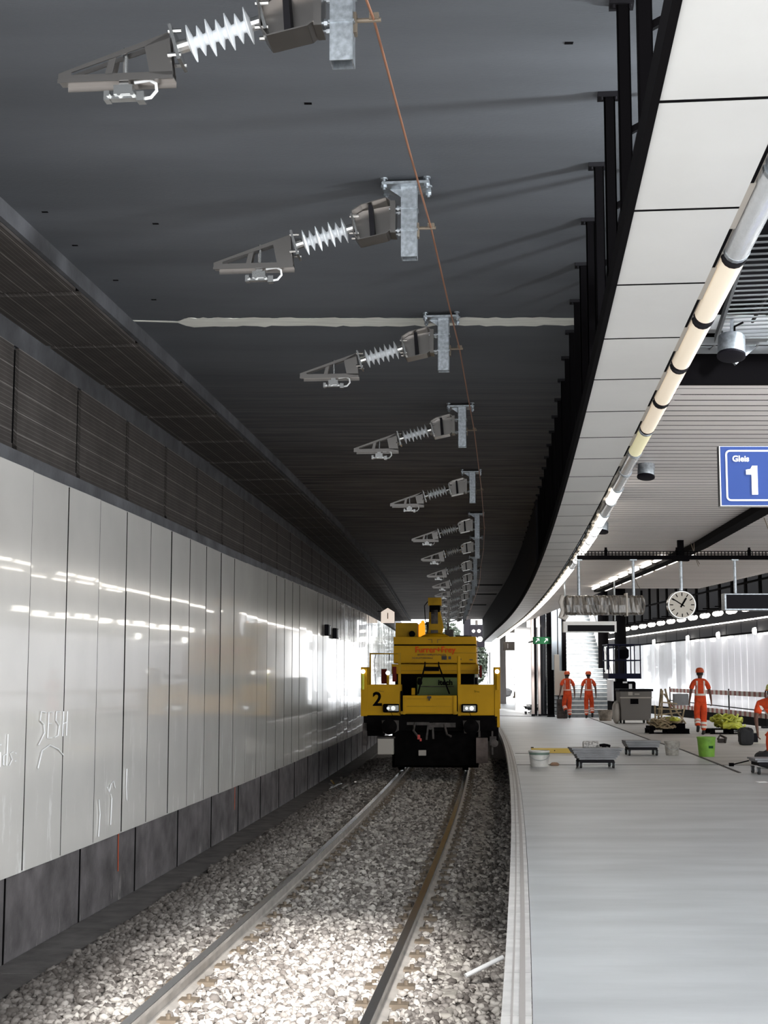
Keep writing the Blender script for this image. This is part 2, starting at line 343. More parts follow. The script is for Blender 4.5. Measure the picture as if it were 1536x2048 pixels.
# tunnel ceiling
b = MB(); b.sbox(-3.95, .95, 5.35, 5.75, 5.2, 93); 
struct(b.build('ceiling', M_paint), 'dark painted concrete ceiling over the track')
b = MB(); b.sbox(-5.2, -1.55, 5.35, 5.75, -4, 5.25); b.sbox(.38, .95, 5.35, 5.75, -4, 5.25)  # unseen strips added; their opening shapes the sun patch on the ballast
struct(b.build('ceiling', M_paint), 'unseen ceiling strips added behind the viewer to shape the sun patch on the track')
vs = []; fs = []; yy = list(np.arange(-3, 40.1, 1))
b = MB()
for y in yy: vs += [(E(y)+.95, y, 5.36), (4.9, y, 5.36), (4.9, y, 5.7), (E(y)+.95, y, 5.7)]
for i in range(len(yy)-1):
    for j in range(4): fs.append((i*4+j, i*4+(j+1) % 4, (i+1)*4+(j+1) % 4, (i+1)*4+j))
b.add(vs, fs)
b.bb(4.9, 9.2, 8.3, 40, 5.36, 5.7); b.bb(9.2, 13.7, -3, 92, 5.36, 5.7); b.bb(1.0, 6.3, 40, 92, 5.36, 5.7); b.bb(6.3, 9.2, 68, 92, 5.36, 5.7); b.bb(6.3, 9.2, 40, 53.5, 5.36, 5.7)  # last box added to keep sun off the container; openings shaped for light
struct(b.build('ceiling', M_dark), 'dark upper roof slab over the platform, openings shaped for the light')
# left wall: plinth, ledge beam, recessed upper wall
wl = empty('wall_left', (E(12)-4.3, 12, -.9)); struct(wl, 'left tunnel wall with white enamel cladding panels')
b = MB(); b.sbox(-4.9, -4.3, -1.0, -.02, 4, 120); b.build('plinth', M_plinth, wl, world=True)
b = MB(); b.sbox(-4.9, -4.275, -.05, 3.40, 4, 120); b.build('backing', M_black, wl, world=True)
b = MB()
for i in range(55): 
    Y0 = 4 + i*2.1
    za = lambda Y: 3.45 + max(0, (Y-22))*.0095
    b.sweep([(-5.2, za(Y0)-.1), (-4.29, za(Y0)-.1), (-4.29, za(Y0)+.13), (-5.2, za(Y0)+.13)], Y0, Y0+2.1, 1.05)
b.build('ledge_beam', M_conc_dark, wl, world=True)
b = MB(); b.sbox(-5.4, -5.02, 3.4, 5.75, 4, 120); b.sbox(-5.04, -4.99, 4.95, 5.3, 4, 120); b.build('upper_wall', M_conc_dark, wl, world=True)
b = MB(); b.sbox(-5.1, -3.95, 5.24, 5.6, 5.2, 93); b.sbox(-3.99, -3.94, 5.2, 5.36, 5.2, 93); b.build('roof_haunch', M_conc_dark, wl, world=True)
b = MB(); b.sbox(-4.99, -4.01, 5.22, 5.238, 5.2, 92); b.sbox(-5.0, -4.982, 3.88, 4.9, 5.2, 92); b.build('shadow_lining', M_black, wl, world=True)  # black sheets behind the absorbers paint the shade of their gaps
# cladding panels, 1.05 m apart
def wallc(Y, off): return Vector((E(Y)+off, Y, 0))
pan = None
for i in range(84):
    Yj = 12.66 + 1.05*(i-6)
    if Yj > 92: break
    zt = 3.44 + max(0, (Yj-22))*.0095; sz = (zt+.08)/3.52
    if pan is None:
        b = MB(); b.box((0, 0, 1.76), (.008, 1.036, 3.52)); pan = b.build('cladding_panel', M_white, wl); o = pan
        M_white.node_tree.nodes
    else: o = pan.copy(); COL.objects.link(o)
    p = wallc(Yj+.52, -4.252)
    wlm = wl.matrix_basis.inverted() @ Matrix.Translation((p.x, p.y, -.08))
    o.location = wlm.translation
    jw = random.choice((.014, .018, .018, .024, .036)); js_ = None
    if i == 0: b = MB(); b.box((0, 0, 1.76), (.006, 1, 3.5)); jstrip = b.build('joint_strip', M_black, wl); js_ = jstrip
    else: js_ = jstrip.copy(); COL.objects.link(js_)
    pj = wallc(Yj+1.05, -4.2495); js_.location = (wl.matrix_basis.inverted() @ Matrix.Translation((pj.x, pj.y, -.078))).translation; js_.rotation_euler = (0, 0, HD(Yj+1.05)); js_.scale = (1, jw, sz)
    o.rotation_euler = (random.uniform(-.002, .002), random.uniform(-.0022, .0022), HD(Yj+.52)+random.uniform(-.007, .007)); o.scale = (1, 1, sz)
# vertical acoustic panels (2.1 m) and the ones under the haunch
ap = None; up = None
for i in range(45):
    Yj = 14.12 + 2.1*(i-4)
    if Yj > 90: break
    if ap is None:
        b = MB(); b.box((0, 0, .53), (.05, 1.96, 1.06)); b.bb(-.02, .035, -.98, .98, 0, .06); ap = b.build('acoustic_panel', M_acoustic, wl); o = ap
        b = MB(); b.box((0, 0, 0), (1.0, 1.95, .05)); up = b.build('soffit_absorber', M_acoustic, wl); u = up
    else:
        o = ap.copy(); COL.objects.link(o); u = up.copy(); COL.objects.link(u)
    rel = lambda x, y, z: (wl.matrix_basis.inverted() @ Matrix.Translation((x, y, z))).translation
    o.location = rel(E(Yj+1.05)-4.97, Yj+1.05, 3.86+max(0, Yj-20)*.003); o.rotation_euler = (0, 0, HD(Yj+1.05))
    Yu = Yj + .0 ; u.location = rel(E(Yu)-4.5, Yu, 5.2); u.rotation_euler = (random.uniform(-.004, .004), random.uniform(-.01, .01), HD(Yu))
# graffiti scratches on panels
def scrib(lines, Y, off, z, s, name='graffiti', m=None):
    b = MB()
    for ln in lines:
        pts = []
        for (a, c) in ln:
            yy2 = Y + a*s; pts.append((E(yy2)+off, yy2, z + c*s))
        b.tube(pts, .006, 5)
    return b.build(name, m or M_signw, wl, world=True)
L = lambda *p: list(p)
ses = [L((.8,1),(.3,1.05),(.2,.75),(.6,.6),(.7,.3),(.1,-.1)), L((1.5,1),(1.1,1),(1.05,.1),(1.5,.1)), L((1.05,.6),(1.45,.6)), L((2.4,1),(1.95,1),(1.9,.7),(2.3,.5),(2.2,.15),(1.8,.1)), L((2.75,1),(2.7,.1)), L((3.2,1),(3.15,.1)), L((2.7,.55),(3.2,.6)), L((.1,-.9),(.5,-.3),(1.3,-.15),(2.3,-.35),(2.9,-.6))]
scrib(ses, 12.95, -4.235, 1.02, .26)
kids = [L((0,0),(.05,.6),(.25,.2),(.4,.6),(.55,0)), L((.8,.55),(.95,.2),(1.2,.6),(.8,-.5)), L((1.5,1.1),(1.45,0)), L((1.9,.6),(1.5,.35),(1.95,0)), L((2.15,.55),(2.15,0)), L((2.15,.8),(2.16,.85)), L((2.9,1.2),(2.85,0),(2.5,.05),(2.5,.4),(2.85,.45)), L((3.5,.5),(3.2,.45),(3.45,.2),(3.15,0)), L((3.8,.1),(3.82,.14)), L((3.8,.4),(3.82,.44))]
scrib(kids, 11.55, -4.235, .86, .22)
curl = [L((0,0),(.3,-.2),(.5,.1),(.9,.2),(1.2,-.1)), L((.5,-.3),(.7,-.5),(.6,-1.6)), L((-1.2,-.4),(-1.0,-1.0),(-1.15,-1.9)), L((3,.6),(2.95,-.2),(3.1,-.8))]
scrib(curl, 15.2, -4.235, .45, .25)
b = MB(); b.bar((E(15.9)-4.295, 15.87, -.05), (E(15.9)-4.295, 15.9, -.5), .03, .004, up=(1,0,0)); b.bar((E(22.6)-4.295, 22.6, -.1), (E(22.6)-4.295, 22.6, -.45), .03, .004, up=(1,0,0)); b.build('survey_mark', M_helmet, wl, world=True)
b = MB()
for k in range(40):
    Y = 8.2 + k*2.1; b.box((E(Y)-4.297, Y, -.5), (.012, .025, .9))
b.build('plinth_joint', M_black, wl, world=True)
# mortar band and pale streaks on the ceiling
vs = []; n = 60
for i in range(n+1):
    x = -2.2 + 4.6*i/n; k_ = .16 if i == 0 else .05 if i == 1 else 0; vs += [(x, 14.62-.02*i/n+k_+random.uniform(-.035, .03), 5.344), (x, 14.98-.05*i/n-k_+random.uniform(-.035, .035), 5.344), (x, 14.97-.05*i/n-k_, 5.353), (x, 14.64+k_, 5.353)]
b = MB(); b.add(vs, [(4*i+j, 4*i+(j+1) % 4, 4*i+4+(j+1) % 4, 4*i+4+j) for i in range(n) for j in range(4)])
b.bar((-2.7, 14.74, 5.349), (-2.15, 14.8, 5.349), .05, .006)
struct(b.build('trim_6', M_mortar), 'rough pale mortar band across the dark ceiling')
b = MB()
for Y, o0, o1 in ((58, -.55, .6), (64.5, -.9, .6), (74, -.7, .4)): b.bar((E(Y)+o0, Y, 5.34), (E(Y)+o1, Y, 5.34), .5, .03)
struct(b.build('trim_7', M_black), 'black recesses across the far ceiling')
# cess slabs along the wall foot
root = empty('cess_walkway', (E(12)-4.05, 12, -.86), 0, 'walkway of dark concrete slabs at the foot of the left wall', 'walkway')
b = MB(); y = 6.0
while y < 60: 
    b.sweep([(-4.27, -.9), (-3.83, -.9), (-3.83, -.80), (-4.27, -.80)], y, y+.985, .5); y += 1.0
b.build('slab_row', M_slab, root, world=True)
# platform side soffit panels
so = empty('trim_8', (E(10)+.9, 10, 3.8)); struct(so, 'white soffit panels hanging above the platform edge')
pn = None
for i in range(72):
    Yj = 5.24 - 1.29*8 + 1.29*i
    if pn is None:
        b = MB(); b.box((0, 0, .004), (.49, 1.275, .008)); pn = b.build('soffit_panel', M_soffit, so); o = pn
    else: o = pn.copy(); COL.objects.link(o)
    Yc = Yj + .645; o.location = (so.matrix_basis.inverted() @ Matrix.Translation((E(Yc)+.92, Yc, 3.8))).translation; o.rotation_euler = (0, 0, HD(Yc))
js_ = None
for i in range(72):
    Yj = 5.24 - 1.29*8 + 1.29*i
    if js_ is None: b = MB(); b.box((0, 0, 0), (.49, .024, .006)); js_ = b.build('joint_strip', M_black, so); o = js_
    else: o = js_.copy(); COL.objects.link(o)
    o.location = (so.matrix_basis.inverted() @ Matrix.Translation((E(Yj)+.92, Yj, 3.8015))).translation; o.rotation_euler = (0, 0, HD(Yj))
b = MB(); b.sbox(.64, .674, 3.79, 3.92, -5, 90); b.sbox(.66, 1.19, 3.815, 3.83, -5, 90); b.build('edge_angle', M_black, so, world=True)
b = MB(); b.sbox(.67, .73, 3.9, 5.36, 30, 92); b.build('dark_fascia', M_dark, so, world=True)
# hangers along the edge
hg = None
for i in range(30):
    Y = 8.85 + 1.27*(i-3)
    if Y > 40: break
    if hg is None:
        hg = empty('ceiling_hanger', (0,0,0), 0, 'x', 'hanger', 'black steel hangers carrying the white soffit')
        b = MB(); b.bb(-.035, .035, -.03, -.02, -1.48, 0); b.bb(-.035, -.027, -.03, .03, -1.48, 0); b.bb(.027, .035, -.03, .03, -1.48, 0); b.build('channel', M_black, hg)
        b = MB(); b.bb(-.075, .06, -.05, .05, -.03, -.0); b.cyl((-.05, -.03, -.05), (-.05, -.03, 0), .008, 8); b.cyl((.04, -.03, -.05), (.04, -.03, 0), .008, 8); b.build('foot_plate', M_dark, hg)
        b = MB(); b.bar((.05, 0, -1.44), (.5, 0, -1.44), .05, .05); b.bar((.42, 0, -1.46), (.42, 0, 0), .05, .05); b.bar((.03, 0, -.75), (.42, 0, -.55), .035, .035); b.build('bracket_arm', M_black, hg)
        o = hg
    else: o = copy_tree(hg)
    place(o, (E(Y)+.72, Y, 5.35), HD(Y)); o['label'] = 'black channel hanger between dark ceiling and white soffit, one of the row'
# slat ceiling over the platform
b = MB()
k = 0; y = 11.5
while y < 66:
    xl = E(y)+1.45; xr = 9.0 - max(0, (y-30))*.05 if y < 38.7 else 6.15
    b.bb(xl, xr, y, y+.212, 4.0, 4.004); y += .25
struct(b.build('ceiling', M_slat), 'white slatted metal ceiling over the platform')
b = MB(); b.sweep([(1.4, 4.035), (1.5, 4.035), (1.5, 4.3), (1.4, 4.3)], 11.5, 66, 2); b.bb(2.4, 9.2, 11.44, 11.5, 3.98, 4.5)
for y in np.arange(12, 66, 1.0): b.bb(E(y)+1.5, 8.6 if y < 38 else 6.1, y, y+1.0, 4.0012, 4.03)
struct(b.build('trim_9', M_black), 'black void edge above the slats')
# far wall of the other track
wr = empty('wall_right', (WR(60), 60, -.8)); struct(wr, 'bright far wall of glossy white panels behind the other track')
b = MB()
for i in range(70):
    Y = 30 + i*1.05; a = (WR(Y), Y); 
    m = rotm(0, 0, math.atan(.03)+random.uniform(-.03, .03)); b.box((WR(Y), Y, 1.75), (.04, 1.04, 3.55), m)
b.build('cladding_panels', M_wr, wr, world=True)
b = MB(); b.bb(WR(30)+.2, WR(30)+.3, 28, 34, -1, 7)
b = MB(); b.add([(WR(20)+.1, 20, -1), (WR(105)+.1, 105, -1), (WR(105)+.1, 105, 6.5), (WR(20)+.1, 20, 6.5), (WR(20)+.4, 20, -1), (WR(105)+.4, 105, -1), (WR(105)+.4, 105, 6.5), (WR(20)+.4, 20, 6.5)], [(0,1,2,3),(4,5,6,7),(0,1,5,4),(3,2,6,7),(0,3,7,4),(1,2,6,5)]); b.build('backing', M_black, wr, world=True)
b = MB()
for i in range(30): 
    Y = 31 + i*2.5; b.box((WR(Y)-.06, Y, 3.85), (.06, 2.4, .5), rotm(0, 0, math.atan(.03)))
b.build('dark_band', M_dark, wr, world=True)
b = MB()
for i in range(30):
    Y = 31 + i*2.5; b.box((WR(Y)-.2, Y, 4.14), (.08, 2.2, .05), rotm(0, 0, math.atan(.03)))
b.build('light_strip', M_tubewhite, wr, world=True)
r3 = empty('added_floodlight', (4.6, 8.3, 4.45), 0, 'unseen floodlight added beside the near platform to light the ceiling', 'lamp')  # unseen lamp added, inferred from the hanger shadows on the ceiling
b = MB(); b.box((.08, 0, 0), (.1, .5, .35)); b.cyl((.1, 0, .1), (.1, 0, .9), .02, 8); b.build('housing', M_dark, r3)
al = bpy.data.lights.new('lamp_light', 'AREA'); al.shape = 'RECTANGLE'; al.size = .35; al.size_y = .5; al.energy = FLOOD; al.color = (.88, .95, 1.0)
alo = bpy.data.objects.new('lamp_light', al); COL.objects.link(alo); alo.parent = r3; alo.location = (.0, 0, 0); alo.rotation_euler = Vector((-1, .25, .12)).to_track_quat('-Z', 'Y').to_euler()
b = MB()
for (x, Y) in ((-3.0, 9.5), (-2.75, 11.2), (-2.7, 12.1), (-2.55, 13.2), (-2.3, 13.9), (-1.9, 11.5), (1.1, 8.1), (-.5, 9.0)): b.box((x, Y, 5.349), (.05, .03, .004))
struct(b.build('trim_12', M_black), 'small dark anchor holes in the ceiling')
# ================================================================== TRACK
def rail(off, Y0, Y1, label, base=E):
    r = empty('rail', (base(10)+off, 10, -.7), 0, label, 'rail', 'running rails')
    pr = [(-.075,-.7),(.075,-.7),(.075,-.688),(.02,-.672),(.009,-.66),(.009,-.595),(.036,-.585),(.036,-.556),(-.036,-.556),(-.036,-.585),(-.009,-.595),(-.009,-.66),(-.02,-.672),(-.075,-.688)]
    b = MB(); b.sweep([(off+o, z) for o, z in pr], Y0, Y1, .7, base); b.build('rail_body', M_rust, r, world=True, smooth=False)
    b = MB(); b.sweep([(off-.034,-.557),(off+.036,-.557),(off+.033,-.55),(off-.031,-.55)], Y0, Y1, .7, base); b.build('running_surface', M_railtop, r, world=True)
rail(-2.394, -2, 110, 'left steel rail of the near track, nearer the white wall')
rail(-.895, -2, 110, 'right steel rail of the near track, nearer the platform')
def base2(Y): return ER(Y)+1.65+.9
for o_, lb in ((-.75, 'left rail of the far track behind the platform'), (.75, 'right rail of the far track below the far wall')): rail(o_, 25, 110, lb, base2)
# sleepers
sl_ = None
for i in range(82):
    Y = 5 + i*.6
    if sl_ is None:
        sl_ = empty('sleeper', (0,0,0), 0, 'concrete sleeper half buried in grey ballast under the two rails', 'sleeper', 'concrete sleepers of the near track')
        b = MB(); b.box((0,0,-.1), (2.5,.24,.2)); b.build('sleeper_body', M_sleeper, sl_, bevel=.02)
        for s_ in (-.75, .75):
            b = MB(); b.box((s_, 0, .004), (.36, .15, .016))
            for q in (-1, 1): b.box((s_+q*.12, 0, .02), (.13, .12, .05)); b.cyl((s_+q*.12, 0, .04), (s_+q*.12, 0, .075), .018, 8)
            b.build('rail_fastening', M_clip, sl_)
        o = sl_
    else: o = copy_tree(sl_)
    place(o, (E(Y)-1.645, Y, -.712), HD(Y))
# ballast stones
def ballast():
    tpl = []
    t = (1+5**.5)/2
    iv = np.array([(-1,t,0),(1,t,0),(-1,-t,0),(1,-t,0),(0,-1,t),(0,1,t),(0,-1,-t),(0,1,-t),(t,0,-1),(t,0,1),(-t,0,-1),(-t,0,1)], float)/1.9
    fc = np.array([(0,11,5),(0,5,1),(0,1,7),(0,7,10),(0,10,11),(1,5,9),(5,11,4),(11,10,2),(10,7,6),(7,1,8),(3,9,4),(3,4,2),(3,2,6),(3,6,8),(3,8,9),(4,9,5),(2,4,11),(6,2,10),(8,6,7),(9,8,1)])
    zs = np.array([(-3.8,-.80),(-3.3,-.735),(-2.7,-.715),(-.6,-.715),(-.2,-.79),(.3,-.82)])
    V = []; T = []
    for (Y0, Y1, dens, sz) in ((6.0, 16, 640, .031), (16, 26, 420, .033), (26, 42, 210, .036)):
        n = int(dens*4.0*(Y1-Y0)); yy = rng.uniform(Y0, Y1, n); off = rng.uniform(-3.78, .28, n)
        ex = np.array([E(v) for v in yy]); z = np.interp(off, zs[:,0], zs[:,1]) + rng.uniform(-.012, .022, n)
        nr = (abs(off+2.394) < .09) | (abs(off+.895) < .09); z[nr] -= .004
        rl = (abs(off+2.394) < .045) | (abs(off+.895) < .045); z[rl] -= .04
        s = sz*rng.uniform(.6, 1.35, n)
        vv = iv[None,:,:] * (1+rng.uniform(-.38, .38, (n,12,3))) * s[:,None,None] * rng.uniform(.65, 1.25, (n,1,3))
        a = rng.uniform(0, 2*np.pi, n); c_, s_ = np.cos(a)[:,None], np.sin(a)[:,None]
        x_ = vv[:,:,0]*c_ - vv[:,:,1]*s_; y_ = vv[:,:,0]*s_ + vv[:,:,1]*c_
        V.append(np.stack([x_+(ex+off)[:,None], y_+yy[:,None], vv[:,:,2]*.8+z[:,None]], 2))
        tone = rng.uniform(0, 1, n)**1.1
        by_wall = np.clip((-off-2.9)/.5, 0, 1); tone = tone*(1-.72*by_wall)
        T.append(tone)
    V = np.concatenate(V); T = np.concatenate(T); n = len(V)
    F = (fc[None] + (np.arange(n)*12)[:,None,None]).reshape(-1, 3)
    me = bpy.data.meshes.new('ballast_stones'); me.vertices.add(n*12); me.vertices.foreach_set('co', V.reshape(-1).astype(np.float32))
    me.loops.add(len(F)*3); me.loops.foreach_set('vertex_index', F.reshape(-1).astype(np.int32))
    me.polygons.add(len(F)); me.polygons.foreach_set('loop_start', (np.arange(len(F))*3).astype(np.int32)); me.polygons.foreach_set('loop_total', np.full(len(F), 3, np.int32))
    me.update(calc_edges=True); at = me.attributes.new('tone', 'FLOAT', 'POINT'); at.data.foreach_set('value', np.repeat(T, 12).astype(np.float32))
    me.materials.append(M_ballast); o = bpy.data.objects.new('ballast_stones', me); COL.objects.link(o)
    tag(o, 'loose grey and brown crushed stone around the near track', 'ballast', kind='stuff')
ballast()
# stones turn darker towards the slabs through their tone values

# ================================================================== CATENARY SUPPORTS
def make_support():
    r = empty('overhead_line_support', (0,0,0), 0, 'x', 'overhead line support', 'overhead line supports under the dark ceiling')
    b = MB(); b.bb(-.2, .16, -.13, .13, -.055, -.035)
    for x in (-.185, .14):
        for y in (-.1, .1): b.cyl((x, y, -.09), (x, y, 0), .012, 8); b.cyl((x, y, -.012), (x, y, 0), .03, 8); b.cyl((x, y, -.075), (x, y, -.055), .024, 6)
    b.prism([(-.15,-.055),(-.06,-.055),(-.06,-.12)], -.005, .005); b.build('mounting_plate', M_galv, r)
    b = MB(); t = .008
    b.bb(-.06, -.06+t, -.06, .06, -.6, -.05); b.bb(.06-t, .06, -.06, .06, -.6, -.05); b.bb(-.06, .06, -.06, -.06+t, -.6, -.05); b.bb(-.06, .06, .06-t, .06, -.6, -.05)
    b.build('post', M_galv, r)
    for z in (-.215, -.385):
        b = MB(); b.bb(-.068, .068, -.068, .068, z-.012, z+.0)
        for y in (-.045, .045): b.cyl((-.15, y, z-.006), (-.06, y, z-.006), .011, 8); b.cyl((-.09, y, z-.006), (-.072, y, z-.006), .02, 6)
        b.build('post_clamp', M_galv, r)
    # tapered housing tray
    b = MB(); th_ = .007
    out = [(-.14,-.17),(-.17,-.15),(-.36,-.20),(-.43,-.245),(-.415,-.42),(-.38,-.47),(-.17,-.425),(-.14,-.40)]
    for i in range(len(out)-1):
        p, q = out[i], out[i+1]; b.bar((p[0], 0, p[1]), (q[0], 0, q[1]), .21, th_, up=(0,0,1)) if abs(p[0]-q[0]) > .03 else b.bar((p[0], 0, p[1]), (q[0], 0, q[1]), th_, .21, up=(0,1,0))
    b.build('housing', M_steel, r)
    b = MB(); b.prism([(-.14,-.175),(-.36,-.21),(-.425,-.25),(-.41,-.415),(-.375,-.46),(-.14,-.40)], .02, .028); b.prism([(-.14,-.17),(-.10,-.17),(-.10,-.42),(-.14,-.42)], -.09, .09); b.build('housing_plate', M_steel, r)
    b = MB(); b.prism([(-.305,-.205),(-.275,-.20),(-.255,-.435),(-.29,-.445)], -.1, .018); b.build('slot_strip', M_dark, r)
    # insulator
    A = Vector((-.425, 0, -.345)); B = Vector((-.86, 0, -.468)); ax = (B-A).normalized(); Ln = (B-A).length
    b = MB(); pr = [(.028, .03)]
    for k in range(7):
        z = .055 + k*.052; rr = .098 if k % 2 == 0 else .08
        pr += [(.03, z), (rr, z+.017), (rr, z+.02), (.032, z+.036)]
    pr += [(.03, Ln-.02)]
    b.lathe(pr, 20, A, ax); b.build('insulator', M_porc, r, smooth=True)
    for P, q1, q2, hh in ((A-ax*.012, A-ax*.02, A+ax*.06, .17), (B+ax*.012, B-ax*.07, B+ax*.02, .2)):
        b = MB(); b.cyl(q1, q2, .035, 12); b.box(P, (.017, .17, hh), rotm(0, math.atan2(-ax.z, ax.x), 0))
        for y in (-.065, .065):
            for z in (-.065, .065): b.cyl(P+Vector((-.035, y, z)), P+Vector((.035, y, z)), .012, 6)
        b.build('end_fitting', M_alu, r)
    # wedge of two plates with windows
    for y in (-.036, .03):
        b = MB()
        T0, T1, R1, R0 = (-1.5,-.635), (-1.5,-.60), (-.91,-.395), (-.885,-.635)
        def top(x): return T1[1] + (R1[1]-T1[1])*(x-T1[0])/(R1[0]-T1[0])
        bt = -.635
        b.prism([T0, T1, (-1.43, top(-1.43)), (-1.43, bt)], y, y+.006)
        b.prism([(-1.43, bt), (-.885, bt), (-.885, bt+.025), (-1.43, bt+.025)], y, y+.006)
        b.prism([(-1.43, top(-1.43)), (-.91, R1[1]), (-.91, R1[1]-.035), (-1.43, top(-1.43)-.02)], y, y+.006)
        b.prism([(-1.25, bt+.02), (-1.21, bt+.02), (-1.19, top(-1.19)-.03), (-1.23, top(-1.23)-.03)], y, y+.006)
        b.prism([(-1.01, bt+.02), (-.885, bt), (-.91, R1[1]), (-1.04, top(-1.04)-.03)], y, y+.006)
        b.build('wedge_plate', M_steel, r)
    b = MB(); b.bb(-1.5, -.885, -.045, .045, -.643, -.635); b.bb(-1.5, -.885, -.048, -.042, -.655, -.635); b.bb(-1.47, -.885, .04, .046, -.67, -.637); b.build('base_channel', M_steel, r)
    b = MB(); b.cyl((-1.15, 0, -.7), (-1.15, 0, -.46), .014, 8); b.box((-1.15, 0, -.655), (.05, .05, .04))
    b.box((-1.15, 0, -.70), (.1, .08, .05)); b.box((-1.155, 0, -.735), (.2, .05, .018)); b.box((-1.24, 0, -.725), (.03, .06, .05)); b.box((-1.06, 0, -.735), (.04, .06, .05))
    for x in (-1.23, -1.17, -1.1): b.cyl((x, -.045, -.725), (x, .045, -.725), .012, 6)
    b.build('rail_clamp', M_alu, r)
    b = MB(); b.tube([(-1.1, 0, -.65), (-1.02, 0, -.64), (-.985, 0, -.66), (-.98, 0, -.70), (-1.01, 0, -.735), (-1.06, 0, -.742)], .009, 7); b.build('jumper_cable', M_signw, r)
    b = MB(); b.bb(.058, .075, -.03, .03, -.44, -.33); b.cyl((.06, 0, -.365), (.2, 0, -.365), .013, 8); b.box((.165, 0, -.35), (.05, .04, .035)); b.cyl((.15, -.03, -.34), (.15, .03, -.34), .01, 6); b.build('earth_wire_clamp', M_clip, r)
    return r
posts = [(-.215, 7.06), (.193, 10.5), (.62, 14.5), (1.08, 19.4), (1.61, 25.7), (2.13, 32.4), (2.49, 37.9), (2.83, 44.1)]
for Y in (49.5, 55, 61, 67, 73, 79, 85): posts.append((E(Y)-.62, Y))
ws = ['nearest overhead line support, cut by the top of the photo', 'second overhead line support, in front of the mortar band', 'overhead line support hanging against the pale mortar band', 'fourth overhead line support, behind the mortar band', 'fifth overhead line support down the dark ceiling', 'sixth overhead line support, small and dim down the tunnel', 'seventh overhead line support down the tunnel', 'eighth overhead line support down the tunnel']
sup = make_support(); 
for i, (x, Y) in enumerate(posts):
    o = sup if i == 0 else copy_tree(sup)
    place(o, (x, Y, 5.35), HD(Y)); o['label'] = ws[i] if i < 8 else 'tiny far overhead line support in the row above the yellow vehicle'
b = MB(); pts = [(-.55, 4.0, 4.985)]
for i, (x, Y) in enumerate(posts):
    pts.append((x+.165, Y, 4.985))
    if i < len(posts)-1: x2, Y2 = posts[i+1]; pts.append(((x+x2)/2+.165, (Y+Y2)/2, 4.97))
b.tube(pts, .0075, 8); tag(b.build('earth_wire', M_copper), 'thin copper wire running under the ceiling past every support', 'wire')
# ================================================================== LIGHT TUBES
def make_tube(kind):
    r = empty('light_tube', (0,0,0), 0, 'x', 'lamp', 'tube lamps along the soffit edge')
    mm = {'w': M_tubewarm, 'W': M_tubewhite, 'y': M_tubeyel, 'g': M_glassy}[kind]
    b = MB(); n = 14; pr = [(.066*math.cos(math.pi*(1+i/n)), .066*math.sin(math.pi*(1+i/n))) for i in range(n+1)]
    vs = [(x, y, z) for y in (-.60, .60) for x, z in pr]; k = n+1
    b.add(vs, [(i, i+1, k+i+1, k+i) for i in range(n)] + [tuple(range(k)), tuple(range(2*k-1, k-1, -1)), (0, k, 2*k-1, n)])
    b.build('diffuser', mm, r, smooth=True)
    b = MB(); b.bb(-.06, .06, -.63, .63, .0, .05); b.build('housing', M_galv, r)
    for y in (-.62, .62): b = MB(); b.lathe([(.069, -.022), (.069, .022)], 16, (0, y, 0), (0,1,0)); b.build('end_cap', M_galv if kind != 'w' else M_dark, r)
    b = MB(); b.bb(-.115, -.062, -.655, .655, .0, .035); b.bb(-.105, -.07, -.45, .2, -.02, .0); b.build('side_channel', M_beige, r)
    b = MB()
    for y in (-.4, .35): b.bar((-.03, y, .03), (-.03, y, .22), .03, .01)
    b.build('hanger_strap', M_galv, r)
    return r
seqk = ['g', 'g', 'w', 'w', 'w', 'w', 'y', 'g', 'g', 'W', 'g']; protos = {}
for i in range(58):
    k = seqk[i] if i < len(seqk) else ('g' if i in (17,) else 'W')
    Y = 4.66 + 1.333*i + .66
    if Y > 82: break
    if k not in protos: protos[k] = make_tube(k); o = protos[k]
    else: o = copy_tree(protos[k])
    place(o, (E(Y)+1.27+min(.08, max(0, Y-14)*.01), Y, 3.83), HD(Y)); 
    o['label'] = {'g': 'unlit clear tube lamp between lit ones at the soffit edge', 'w': 'warm cream tube lamp at the near soffit edge', 'y': 'yellowish ribbed tube lamp at the soffit edge', 'W': 'bright white tube lamp in the far run along the soffit edge'}[k]
# downlights (round cylinders) behind the tubes
dl = None
for i, (x, Y, z, rr) in enumerate([(2.46, 9.9, 3.88, .10), (2.95, 15.9, 3.86, .10), (3.35, 21.8, 3.84, .09)]):
    if dl is None:
        dl = empty('cylinder_downlight', (0,0,0), 0, 'x', 'lamp', 'round downlights behind the tube lamps')
        b = MB(); b.lathe([(.0, .0), (.085, .0), (.095, .02), (.095, .15), (.07, .16), (0.001, .16)], 24); b.build('housing', M_galv, dl, smooth=True)
        b = MB(); b.lathe([(.001, -.012), (.08, -.012), (.1, -.004), (.1, .012), (.001, .012)], 24); b.build('lens', M_display, dl, smooth=True)
        b = MB(); b.tube([(.02, 0, .16), (.02, 0, .24), (.08, 0, .28)], .008, 6); b.build('cable', M_black, dl); b = MB(); b.bar((0,0,.15),(0,0,.3),.02,.02); b.build('stem', M_galv, dl); o = dl
    else: o = copy_tree(dl)
    place(o, (x, Y, z-.02)); o.rotation_euler = (R(-14), R(6), 0)
    o['label'] = ['grey cylindrical downlight beside the warm tubes, nearest of three', 'round grey downlight hanging against the slats', 'small dark round downlight, farthest of three'][i]
